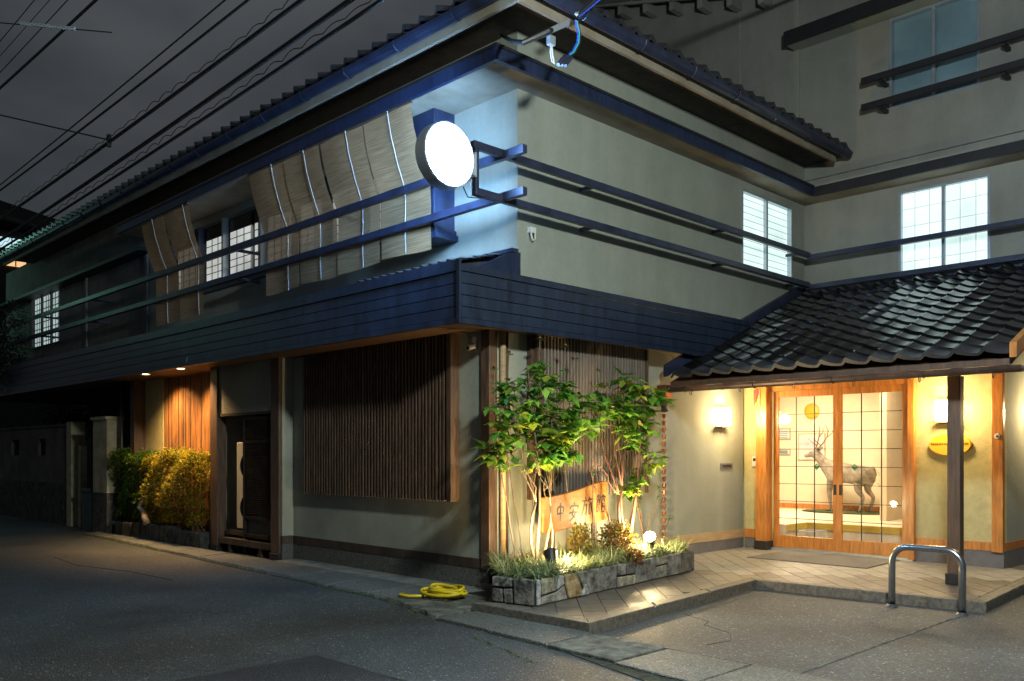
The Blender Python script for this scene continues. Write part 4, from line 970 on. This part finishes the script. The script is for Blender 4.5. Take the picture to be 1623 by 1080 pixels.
# ---- rain chain
t = thing('rain_chain', 'copper rain chain of small cups hanging from the porch gutter into the planter', 'rain chain', (2.865, -.17, 1.98))
cup = MB().lathe([(.010, -.03), (.022, -.02), (.030, .025), (.028, .025), (.018, -.015), (.008, -.024)], (0, 0, 0), n=10).mesh('cup')
lk = MB().tube([(.016 * math.cos(a), 0, .035 + .026 * math.sin(a)) for a in [i * math.pi / 4 for i in range(9)]], .003, 4).mesh('ring')
for k in range(19):
    for nm, me in (('cup', cup), ('ring', lk)):
        o = link(nm, me, 'copper'); attach(o, t); o.location = (2.865, -.17, 1.93 - k * .088); o.rotation_euler = (0, 0, k * 1.1)

# ---- bamboo blinds
def blind(y0, y1, zb, label, grp, cords=(.5,)):
    t = thing('bamboo_blind', label, 'blind', (-.38, (y0 + y1) / 2, 5.27), grp)
    m = MB(); prof = [(-.415, 5.26), (-.36, 5.0), (-.27, 4.72), (-.18, 4.50), (-.155, 4.40), (-.15, 4.2), (-.155, 4.0), (-.14, zb)]
    ph = rnd.uniform(0, 6); n = 8; vs = []
    for i, (x, z) in enumerate(prof):
        for k in range(n + 1):
            u = k / n; vs.append((x + .012 * math.sin(ph + 5 * u + i * .5), lerp(y0, y1, u) + .01 * math.sin(i), z + (.012 * math.sin(ph + 3 * u) if i == len(prof) - 1 else 0)))
    fs = [(i * (n + 1) + k, i * (n + 1) + k + 1, (i + 1) * (n + 1) + k + 1, (i + 1) * (n + 1) + k) for i in range(len(prof) - 1) for k in range(n)]
    m.add(vs, fs); m.build('blind_sheet', 'bamboo_blind', t, smooth=True, recalc=False)
    box(-.43, -.405, y0 - .01, y1 + .01, 5.245, 5.268).build('top_rod', 'slat_wood', t)
    for c in cords:
        y = lerp(y0, y1, c); MB().tube([(x - .02, y + .02 * i / 8, z) for i, (x, z) in enumerate(prof)], .0045, 5).build('pull_cord', 'white_cord', t)
grp = 'bamboo blinds hung along the upper street windows'
blind(.79, 1.69, 3.72, 'bamboo blind nearest the round sign lamp', grp, (.45,))
blind(1.71, 2.60, 3.69, 'darker bamboo blind, second from the round sign lamp', grp, (.35,))
blind(2.62, 3.48, 3.68, 'bamboo blind third from the round sign lamp', grp, (.38,))
blind(3.49, 4.37, 3.65, 'bamboo blind beside the bare lit window, right of it', grp, (.28,))
blind(6.27, 7.12, 3.62, 'bamboo blind just left of the bare lit window', grp, (.15,))
blind(7.13, 8.03, 3.61, 'bamboo blind farthest from the round sign lamp', grp, (.45,))

# ================================================================== STREET THINGS
def coil():
    m = MB(); pts = []
    c = Vector((-.72, -.12, .0))
    for i in range(170):
        t_ = i / 169; a = t_ * 6.28 * 5.2; r1 = .22 + .045 * math.sin(t_ * 17); r2 = .125 + .03 * math.cos(t_ * 11)
        pts.append((c.x + r2 * math.cos(a) + .05 * math.sin(t_ * 9), c.y + r1 * math.sin(a) + .06 * math.sin(t_ * 7), .062 + .075 * t_ * (1 + .3 * math.sin(a * 1.5)) ))
    l = Vector(pts[0]); pts = [(-.92, .30, .058), (-1.0, .22, .058), (-.98, .10, .058), (-.90, .03, .058), (-.80, .0, .06)] + pts
    m.tube(pts, .016, 7); return m
t = tag(coil().build('garden_hose', 'hose', smooth=True), 'coiled yellow garden hose lying on the kerb slabs', 'hose')
t = tag(bevel(box(-.42, -.12, -.42, -.12, .036, .052).build('drain_cover', 'black_metal'), .004), 'dark square plate lying beside the yellow hose', 'drain cover')
t = tag(MB().extr([(3.92, -.72, .102), (5.0, -.70, .102), (5.0, -2.25, .102), (3.92, -2.30, .102)], (0, 0, .010)).build('door_mat', 'mat_fabric'), 'grey woven mat in front of the entrance doors', 'door mat')
t = thing('bicycle_hoop', 'bent stainless steel parking hoop beside the platform kerb', 'bicycle stand', (2.08, -3.66, 0))
pts = [(2.08, -3.345, 0), (2.08, -3.345, .42)]
for i in range(1, 9): a = math.pi / 2 * i / 8; pts.append((2.08, -3.345 - .15 * (1 - math.cos(a)), .43 + .15 * math.sin(a)))
for i in range(0, 9): a = math.pi / 2 * i / 8; pts.append((2.08, -3.82 - .15 * math.sin(a), .43 + .15 * math.cos(a)))
pts += [(2.08, -3.97, .42), (2.08, -3.97, 0)]
MB().tube(pts, .031, 16).build('hoop', 'steel', t, smooth=True)
for y in (-3.345, -3.97):
    MB().lathe([(.032, .0), (.055, .0), (.055, .012), (.036, .03)], (2.08, y, .005), n=16).build('collar', 'steel', t)
m = MB()
for k in range(170):
    y = rnd.uniform(-5.5, 9.5); x = (-1.22 if y < -.8 else lerp(-1.15, -.70, max(0, y) / 9.8)) + rnd.gauss(-.1, .16)
    a_ = rnd.uniform(0, 6.28); L = rnd.uniform(.012, .035)
    leaf(m, (x, y, .012 if x < -1.25 else .055), (math.cos(a_), math.sin(a_), .05), L, L * .6, .1)
for k in range(60):
    x, y = rnd.uniform(-5, 2), rnd.uniform(-5, 3); a_ = rnd.uniform(0, 6.28); L = rnd.uniform(.01, .025)
    if not inside((x, y), PF) and x < -.1: leaf(m, (x, y, .012), (math.cos(a_), math.sin(a_), .05), L, L * .6, .1)
tag(m.build('fallen_leaves', 'leaf_litter', recalc=False), 'small dry fallen leaves scattered along the kerb and road', 'leaf litter', kind='stuff')
m = MB()
for k in range(900):
    y = rnd.uniform(-3, 9.8); x = (lerp(-1.10, -.63, (y - .2) / 9.8) if y > .2 else lerp(-1.42, -1.10, (y + .85) / 1.05)) - .015 + rnd.gauss(0, .012)
    if math.sin(y * 2.1) + math.sin(y * .9 + 1) < -.2: continue
    for q in range(3): a_ = rnd.uniform(0, 6.28); blade(m, (x, y, .004), (math.cos(a_), math.sin(a_), 1.2), rnd.uniform(.01, .028), .006, .8, 2)
tag(m.build('kerb_moss', 'leaf_hedge', recalc=False), 'thin line of moss and weeds along the kerb slabs', 'moss', kind='stuff')
# air conditioner in the bay
t = thing('air_conditioner', 'white outdoor air conditioner unit standing sideways inside the dark bay', 'air conditioner', (.2, 5.3, .3))
bevel(box(.08, .40, 5.10, 5.36, .36, 1.62).build('casing', 'white_plastic', t), .01)
for z in (.68, 1.28): MB().lathe([(.02, -.008), (.05, -.012), (.05, -.002), (.22, -.004), (.24, -.012), (.25, 0)], (.245, 5.10, z), 'y', 24).build('fan_grille', 'black_metal', t)
box(.06, .42, 5.05, 5.65, .26, .33).build('support_stand', 'dark_wood', t)
for x in (.08, .36): box(x, x + .05, 5.1, 5.15, 0, .26).build('support_stand', 'dark_wood', t)
t.location.x -= .16
# hedge bed at the alcove
hb = thing('hedge_bed', 'low dark stone kerb bed below the street bushes', 'planter', (-.2, 7.6, 0))
u = 6.0
while u < 9.35:
    wd = rnd.uniform(.28, .5); bevel(box(-.34 + rnd.uniform(-.02, .02), -.16, u + .006, min(u + wd, 9.42) - .006, -.03, .27 + rnd.uniform(-.02, .02)).build('stone', 'stone_dark', hb), .02); u += wd
box(-.17, .10, 6.0, 9.4, -.03, .24).build('soil', 'soil', hb)
def hedge(label, y0, y1, zt, n, mt, mt2, x0=-.40, x1=.05):
    t = thing('hedge_bush', label, 'bush', (-.15, (y0 + y1) / 2, .24)); a, b, tw = MB(), MB(), MB()
    for k in range(26): limb(tw, (-.12 + rnd.uniform(-.08, .1), rnd.uniform(y0 + .2, y1 - .2), .2), (rnd.uniform(x0 + .08, x1), rnd.uniform(y0 + .1, y1 - .1), rnd.uniform(.6, zt)), .012, .004, .05, 5)
    for k in range(n):
        y = rnd.uniform(y0, y1); e = min(1, min(y - y0, y1 - y) / .3); tz = zt - .40 * (1 - e) ** 2 + .07 * math.sin(y * 5.5) + .05 * math.sin(y * 13 + 1) + abs(rnd.gauss(0, .035))
        f = rnd.random()
        if f < .45: z = tz - abs(rnd.gauss(0, .05)); x = rnd.uniform(x0 + .05, x1)
        else: z = rnd.uniform(.33, tz); x = x0 + abs(rnd.gauss(0, .09)) + .09 * math.sin(z * 6 + y * 4) * math.cos(y * 2.3) + .14 * (1 - e) + (.09 if z < .6 else 0)
        for i in range(3): leaf(a if rnd.random() < .6 else b, (x, y, z), (rnd.uniform(-1.2, .4), rnd.uniform(-1, 1), rnd.uniform(-.3, 1)), rnd.uniform(.03, .055), .022)
    tw.build('stems', 'twig', t); a.build('leaves', mt, t, recalc=False); b.build('leaves', mt2, t, recalc=False); return t
hedge('clipped golden yellow bush glowing under the street downlight', 6.05, 8.25, 1.40, 5200, 'leaf_gold', 'leaf_hedge')
hedge('clipped dark green bush left of the golden bush', 8.15, 9.75, 1.42, 3600, 'leaf_hedge', 'leaf_dark', -.35, .05)
t = tag(MB().tube([(-.42, 7.75, .30), (-.44, 7.80, .40), (-.40, 7.95, .48), (-.45, 8.02, .58), (-.42, 7.92, .70), (-.43, 7.85, .76)], [.06, .055, .045, .04, .03, .012], 8).build('gnarled_trunk', 'bark', smooth=True), 'pale gnarled twisting trunk low between the two street bushes', 'tree trunk')
# gate pillar, neighbour wall, bin
t = thing('gate_pillar', 'cream gate pillar with capstone lit beside the green bush', 'pillar', (-.2, 9.9, 0))
box(-.38, -.13, 9.62, 10.3, .75, 2.07).build('shaft', 'pillar', t); box(-.385, -.125, 9.61, 10.31, -.05, .75).build('base', 'stone_dark', t); bevel(box(-.42, -.09, 9.58, 10.34, 2.07, 2.13).build('capstone', 'pillar', t), .01)
t = thing('garden_wall', 'dim plastered garden wall with two small square openings and rough stone base', 'wall', (-.1, 14, 0))
wallx(-.15, .05, 12.3, 26, .85, 2.02, [(13.75, 14.25, 1.42, 1.78), (15.6, 16.2, 1.42, 1.78)]).build('wall_panel', 'garden_wall', t)
box(-.17, .07, 12.3, 26, -.05, .85).build('wall_base', 'stone_dark', t); box(-.18, .08, 12.2, 26, 2.02, 2.07).build('coping', 'garden_wall', t)
bevel(box(-.19, .09, 12.05, 12.32, -.05, 2.10).build('wall_post', 'pillar', t), .01)
t = thing('metal_gate', 'grey sheet gate standing half open beside the garden wall', 'gate', (0, 11.6, 0))
box(.28, .32, 10.9, 12.0, .1, 1.6).build('gate_leaf', 'base_grey', t); box(-.12, .0, 11.72, 11.86, 0, 1.62).build('gate_post', 'pillar', t)
t = thing('rubbish_bin', 'grey green lidded bin tucked beside the gate pillar', 'bin', (-.1, 11.0, 0))
MB().prism([(-.28, 10.65), (.08, 10.65), (.08, 11.15), (-.28, 11.15)], .0, .72).build('bin_body', 'bin', t); bevel(box(-.31, .11, 10.62, 11.18, .72, .80).build('bin_lid', 'bin', t), .02)
# dark tree at far left
def dark_tree(label, base, crowns, tr_top):
    t = thing('garden_tree', label, 'tree', base); tr = MB(); lf = MB(); ends = limb(tr, base, tr_top, .09, .04, .1)
    for c, r, n in crowns:
        limb(tr, ends[-3], c, .03, .01, .05); spray(lf, c, r, n, .10, .05)
    tr.build('trunk', 'bark', t, smooth=True); lf.build('crown', 'leaf_night', t, recalc=False); return t
dark_tree('dark leafy tree overhanging the far end of the street front', (-.9, 16.2, 0),
    [((-.75, 15.6, 4.0), .75, 1500), ((-.9, 16.3, 4.6), .7, 1200), ((-.7, 15.0, 3.55), .55, 800), ((-.8, 14.4, 3.25), .45, 500), ((-.9, 16.6, 3.4), .7, 1000), ((-.5, 14.9, 4.5), .35, 220)], (-.85, 15.9, 4.0))
dark_tree('dark tree behind the garden wall', (.9, 15.0, 0), [((.8, 14.5, 2.3), .5, 500), ((1.0, 16.0, 2.4), .6, 700), ((.8, 13.2, 2.3), .4, 300)], (.9, 15, 2.3))
# far house
t = thing('far_house', 'dark low building far down the street with a few lit windows', 'building', (8, 32, 0))
MB().extr([(0, 31, 10.2), (3.2, 30.2, 10.45), (7.5, 30.6, 9.9), (7.5, 30.6, 10.3), (3.2, 30.2, 10.95), (0, 31, 10.7)], (0, 8, 0)).build('roof', 'far_building', t)
box(1.0, 8, 31, 38, 0, 10).build('wall', 'far_building', t)
for a, b, e, f, mt in ((3.45, 4.25, 9.35, 9.75, 'lit_cyan'), (3.25, 3.42, 8.7, 8.95, 'lit_orange'), (3.62, 4.35, 8.68, 8.95, 'lit_orange'), (4.62, 4.78, 8.5, 8.8, 'lit_orange')):
    wn = box(a, b, 30.95, 30.99, e, f).build('window', mt, t); box((a + b) / 2 - .02, (a + b) / 2 + .02, 30.93, 30.95, e, f).build('window_bar', 'black', wn)

# ================================================================== LOBBY THINGS
def deer():
    t = thing('stuffed_deer', 'stuffed antlered deer standing on green turf inside the lobby', 'deer', (8.3, 0, .47))
    X = 8.3
    V = []; E_ = []; Rr = []
    def v(y, z, r, x=0, rx=None): V.append((X + x, y, z)); Rr.append((rx or r, r)); return len(V) - 1
    def e(*a):
        for p, q in zip(a, a[1:]): E_.append((p, q))
    hip = v(-.36, 1.16, .17, 0, .15); mid = v(-.08, 1.12, .185, 0, .16); sh = v(.20, 1.15, .175, 0, .14); e(hip, mid, sh); rump = v(-.47, 1.12, .12, 0, .11); e(hip, rump)
    n1 = v(.34, 1.26, .115, 0, .09); n2 = v(.44, 1.38, .075, 0, .065); hd = v(.52, 1.475, .065, 0, .058); mz = v(.64, 1.435, .042, 0, .036); nose = v(.72, 1.415, .028, 0, .025); e(sh, n1, n2, hd, mz, nose)
    for s_, dy in ((-1, .05), (1, -.05)):
        a = v(-.36 + dy, .98, .105, .07 * s_, .075); b = v(-.30 + dy, .86, .062, .085 * s_); c = v(-.42 + dy, .73, .034, .085 * s_); d = v(-.38 + dy, .56, .024, .085 * s_); f = v(-.35 + dy, .475, .026, .085 * s_); e(hip, a, b, c, d, f)
        a = v(.18 + dy * .6, .98, .08, .07 * s_, .06); b = v(.18 + dy, .80, .042, .075 * s_); c = v(.17 + dy, .70, .033, .075 * s_); d = v(.16 + dy, .56, .022, .075 * s_); f = v(.17 + dy, .475, .025, .075 * s_); e(sh, a, b, c, d, f)
        a = v(.47, 1.535, .03, .05 * s_, .016); b = v(.43, 1.575, .02, .10 * s_, .01); e(hd, a, b)
    tl = v(-.56, 1.08, .035); e(rump, tl)
    me = bpy.data.meshes.new('deer_body'); me.from_pydata(V, E_, []); o = link('deer_body', me, 'fur', t)
    sk = o.modifiers.new('skin', 'SKIN')
    for i, r in enumerate(Rr): me.skin_vertices[0].data[i].radius = r
    me.skin_vertices[0].data[0].use_root = True
    ss = o.modifiers.new('smooth', 'SUBSURF'); ss.levels = 2; ss.render_levels = 2
    for s_ in (-1, 1):
        m = MB(); x = X + .03 * s_
        m.tube([(x, .50, 1.53), (x + .06 * s_, .44, 1.62), (x + .12 * s_, .38, 1.74), (x + .13 * s_, .36, 1.86), (x + .08 * s_, .40, 1.98)], [.014, .013, .011, .009, .004], 6)
        m.tube([(x + .05 * s_, .455, 1.60), (x + .07 * s_, .54, 1.66), (x + .07 * s_, .60, 1.73)], [.010, .008, .003], 5)
        m.tube([(x + .12 * s_, .38, 1.74), (x + .15 * s_, .30, 1.82), (x + .15 * s_, .27, 1.90)], [.010, .008, .003], 5)
        m.build('antler', 'antler', t, smooth=True)
        MB().lathe([(0, -.011), (.011, 0), (0, .011)], (X + .052 * s_, .575, 1.475), n=8).build('eye', 'black', t)
        for dy in (.05 if s_ < 0 else -.05,):
            for yy in (-.34, .175): box(X + .085 * s_ - .022, X + .085 * s_ + .022, yy + dy - .03, yy + dy + .045, .452, .485).build('hoof', 'black', t)
    return t
deer()
m = MB(); n = 28
m.prism([(8.3 + .42 * math.cos(2 * math.pi * i / n), .0 + (.72 + .03 * math.sin(i * 2.3)) * math.sin(2 * math.pi * i / n)) for i in range(n)], .451, .472)
tag(m.build('turf_mat', 'turf'), 'oval green turf mat under the stuffed deer', 'mat')
for y0_, y1_, z0_, z1_, mt, lab in ((1.30, 1.57, 1.72, 1.93, 'paper', 'pale notice sheet high on the lobby wall'), (1.30, 1.57, 1.43, 1.55, 'paper', 'small pale notice sheet low on the lobby wall'), (.62, 1.15, 1.33, 1.83, 'print', 'pinkish picture print on the lobby wall behind the antlers')):
    t = thing('wall_picture', lab, 'picture', (8.88, (y0_ + y1_) / 2, z0_))
    box(8.885, 8.899, y0_, y1_, z0_, z1_).build('picture_frame', 'pale_wood', t); box(8.878, 8.885, y0_ + .02, y1_ - .02, z0_ + .02, z1_ - .02).build('picture_sheet', mt, t)
    if mt == 'paper':
        m = MB()
        for k in range(4): m.box(8.874, 8.878, y0_ + .05, y1_ - .05, z0_ + .03 + k * (z1_ - z0_ - .06) / 4, z0_ + .045 + k * (z1_ - z0_ - .06) / 4)
        m.build('picture_lines', 'frost_dim', t)
t = thing('woven_disc', 'round golden disc hanging high on the lobby wall', 'wall ornament', (8.88, .88, 2.23))
MB().lathe([(0, -.03), (.08, -.028), (.13, -.012), (.13, 0)], (8.895, .88, 2.23), 'x', 28).build('disc', 'sign_yellow', t); MB().lathe([(.13, -.02), (.145, -.02), (.145, 0), (.13, 0)], (8.896, .88, 2.23), 'x', 28).build('disc_rim', 'nosing', t)
t = thing('flower_vase', 'grey bucket vase with orange twigs at the right of the lobby', 'vase', (8.1, -.92, .45))
MB().lathe([(0, 0), (.10, 0), (.13, .12), (.135, .26), (.125, .26), (.12, .12), (0, .02)], (8.1, -.92, .452), n=20).build('vase', 'base_grey', t, smooth=True)
tr = MB(); lf = MB()
for k in range(9):
    q = limb(tr, (8.1, -.92, .6), (8.1 + rnd.uniform(-.25, .2), -.92 + rnd.uniform(-.25, .3), rnd.uniform(.95, 1.25)), .006, .003, .04)
    for g in q[3:]: whorl(lf, g, 3, .045, .02)
tag(tr.build('twigs', 'twig', t), kind='stuff'); lf.build('leaves', 'leaf_orange', t, recalc=False)
t = thing('paper_lantern', 'small glowing lantern on the lobby floor right of the deer', 'lantern', (8.25, -.72, .45))
MB().lathe([(.02, .30), (.07, .32), (.085, .42), (.07, .52), (.02, .54)], (8.35, -.74, .47), n=14).build('shade', 'lamp_small', t); MB().tube([(8.35, -.74, .452), (8.35, -.74, .80)], .012, 6).build('stand', 'black', t)
t = thing('shoe_rack', 'small white wire rack at the left of the entry step', 'rack', (5.5, -.75, .11))
for z in (.2, .36):
    MB().tube([(5.35, -.70, z), (5.35, -.98, z), (5.6, -.98, z), (5.6, -.70, z), (5.35, -.70, z)], .01, 6).build('rack_wire', 'white_cord', t)
for x, y in ((5.35, -.7), (5.35, -.98), (5.6, -.98), (5.6, -.7)): MB().tube([(x, y, .112), (x, y, .37)], .009, 6).build('rack_leg', 'white_cord', t)
t = thing('assumed_ceiling_lamp', 'assumed square warm ceiling lamp in the lobby', 'ceiling lamp', (7.2, .6, 2.88))  # lamp is unseen, assumed for the lit lobby
box(6.9, 7.5, .3, .9, 2.84, 2.895).build('lamp_body', 'lamp_small', t)
for x, y, e_ in ((7.2, .6, 185), (6.1, -1.6, 75)):
    a_ = light('lobby_light', 'AREA', (x, y, 2.80), e_, (1, .80, .50), parent=t, size=.6)  # added lobby lights; the one nearer the doors has no fitting

# ================================================================== WIRES
def zc(z, s=1.298): return 1.45 + (z - 1.45) * s
def cable(x, pts, r, label, hang=None, far=32):
    t = thing('overhead_cable', label, 'cable', (x, pts[0][0], pts[0][1]), 'overhead cables along the street')
    (ya, za), (yb, zb) = pts; sl = (zb - za) / (yb - ya); P3 = []
    for i in range(40):
        y = lerp(-14, far, i / 39); d = y - (ya + yb) / 2
        P3.append((x, y, za + sl * (y - ya) + .0011 * (y - ya) * (y - yb)))
    MB().tube(P3, r, 6).build('cable', 'black', t)
    if hang:
        m = MB(); f = lambda y: za + sl * (y - ya) + .0011 * (y - ya) * (y - yb)
        y = -4.0; q = []
        while y < 22: q.append((x - .03, y, f(y) + .02 + .04 * abs(math.sin(y * 9)) * (1 + .3 * math.sin(y * 2.3)))); y += .07
        m.tube(q, .005, 4); m.build('support_wire', 'black', t)
    return t
X = -2.0
for (a, b, c, d, r, h, lab) in (
    (2.6, 6.087, 6.13, 6.141, .022, 0, 'thick black cable alone at the left of the sky'),
    (.03, 5.146, 6.13, 5.013, .010, 0, 'thin black cable just above the second thick one'),
    (-.394, 4.992, 6.13, 4.906, .015, 0, 'second thick black cable from the left'),
    (-1.142, 4.718, 4.947, 4.578, .022, 1, 'heavy cable with looping support wire in the middle of the sky'),
    (-1.745, 4.498, 4.14, 4.338, .024, 0, 'heavy bundled cable between the two looped ones'),
    (-2.104, 4.367, 3.716, 4.217, .018, 1, 'cable with looping support wire nearest the roof')):
    cable(X, ((a, zc(b)), (c, zc(d))), r, lab, h)
for y_, z_, r in ((5.07, 6.911, .008), (4.4, 6.69, .006), (3.925, 6.463, .008)):
    cable(X, ((y_, zc(z_)), (6.13, zc(z_ - .02))), r, {6.911: 'thin wire highest at the top left corner', 6.69: 'thinnest wire second from the top left corner', 6.463: 'thin wire below the insulator arm at the top left'}[z_])
t = thing('insulator_arm', 'pale steel arm with insulators at the top left corner of the sky', 'insulator', (-2.0, 4.2, 7.9))
MB().tube([(-4.5, 7.3, 8.55), (-2.0, 3.92, 8.02)], .03, 6).build('arm', 'steel', t)
for k in range(4): p = Vector((-4.5, 7.3, 8.55)).lerp(Vector((-2.0, 3.92, 8.02)), .55 + .14 * k); MB().lathe([(0, -.06), (.04, -.05), (.02, 0), (.045, .02), (0, .07)], p, n=10).build('insulator', 'white_plastic', t)
t = thing('cable_joint', 'small pale cable joint on a cross wire at the upper left', 'cable joint', (-2.0, 5.6, 7.3))
MB().tube([(-4.4, 7.9, 7.45), (-2.9, 6.4, 7.2), (-2.0, 5.0, 6.9)], .008, 5).build('cross_wire', 'black', t); MB().tube([(-2.75, 6.15, 7.16), (-2.3, 5.45, 7.0)], .025, 6).build('joint_sleeve', 'pale_rope', t)
t = thing('cross_wire', 'thin wire crossing the cables low at the left', 'cable', (-2.0, 6, 5.9))
MB().tube([(-6.0, 11.5, 7.1), (-3.6, 8.0, 6.5), (-2.0, 3.9 + 1.2, zc(4.575) + .03)], .01, 5).build('wire', 'black', t); MB().tube([(-2.0, 5.1, zc(4.575) - .06), (-2.0, 5.1, zc(4.575) + .1)], .03, 6).build('clamp', 'black', t)
# service drop at the corner
t = thing('service_drop', 'service cable with pale clamp, blue and cyan wires fixed at the upper corner', 'cable', (.25, -.25, 5.65))
def cl(px): return px
a0 = Vector((-.477, -1.3, 5.284)); a1 = Vector((-.087, -1.3, 5.533)); dr_ = (a1 - a0).normalized()
MB().tube([(-.05, -.24, 5.75), (-.60, -.95, 5.27), (-.66, -1.15, 5.17), tuple(a0), tuple(a0 + dr_ * .05)], [.02, .022, .026, .032, .02], 8).build('cable_sheath', 'black', t)
bevel(MB().extr([a0 + Vector((0, 0, -.03)), a0 + Vector((0, 0, .03)), a1 - dr_ * .12 + Vector((0, 0, .035)), a1 - dr_ * .12 + Vector((0, 0, -.03))], (0, .05, 0)).build('clamp', 'alu', t), .006)
box(a0.x + .02, a0.x + .09, -1.3, -1.25, a0.z - .10, a0.z - .02).build('clamp_block', 'alu', t)
MB().tube([a0 + Vector((.03, 0, -.1)), a0 + Vector((.02, 0, -.18)), a0 + Vector((.04, 0, -.26)), a0 + Vector((.075, 0, -.27)), a0 + Vector((.05, 0, -.2)), a0 + Vector((.04, 0, -.12))], .007, 6).build('loop_wire', 'white_cord', t)
for k, mt in enumerate(('blue_cable', 'cyan_cable', 'black')):
    o_ = .018 * k; MB().tube([a1 + Vector((-.03 + o_, .0, -.02)), a1 + Vector((.01 + o_, 0, -.12)), a1 + Vector((.0 + o_, .0, -.22)), a1 + Vector((-.07 + o_, .0, -.33)), a1 + Vector((-.12 + o_, .0, -.37))], .008, 6).build('drop_wire', mt, t)
for k in range(3): c_ = a1 + Vector((-.19 + .045 * k, .02, -.44 + .012 * k)); MB().tube([c_ + Vector((.035, 0, .05)), c_, c_ - Vector((.05, 0, .06))], [.016, .024, .02], 8).build('splice_sleeve', 'rail_paint', t)
for k in range(5): c_ = a1 + Vector((rnd.uniform(-.05, .04), rnd.uniform(-.02, .02), rnd.uniform(-.01, .07))); MB().lathe([(0, -.02), (.018, 0), (0, .02)], c_, n=6).build('connector', 'pale_rope', t)
MB().tube([a1 + Vector((.0, 0, .03)), Vector((.16, -1.5, 5.86)), Vector((1.2, -3.2, 7.2))], [.012, .016, .016], 6).build('cable_sheath', 'black', t)
MB().tube([a1 + Vector((.03, 0, .03)), Vector((.18, -1.5, 5.83))], .008, 6).build('drop_wire', 'blue_cable', t)

# ================================================================== STREET LAMPS (assumed lamps, read off the light, standing just outside the picture)
def assumed_street_lamp(base, head, energy, color, label, radius=.22):
    t = thing('assumed_street_lamp', label, 'street lamp', base)
    MB().tube([base, (base[0], base[1], head[2] + .5)], [.11, .08], 12).build('pole', 'concrete', t)
    MB().tube([(base[0], base[1], head[2] + .35), (head[0], head[1], head[2] + .12)], .03, 8).build('arm', 'steel', t)
    MB().lathe([(.04, .14), (.12, .10), (.20, .03), (.21, .02)], head, n=16).build('lamp_hood', 'steel', t)
    light('assumed_street_light', 'POINT', (head[0], head[1], head[2] - .10), energy, color, radius, parent=t); return t
assumed_street_lamp((-2.1, -7.9, 0), (-2.55, -5.75, 4.95), 1650, (.90, 1.0, .93), 'assumed street lamp on a concrete pole across from the entrance')  # never in view; assumed from the direction of the shadows
assumed_street_lamp((-3.4, 19.5, 0), (-2.2, 18.6, 5.9), 36, (.35, 1.0, .72), 'assumed green tinted street lamp at the far end of the street')  # unseen lamp, assumed from the green tint at the far left
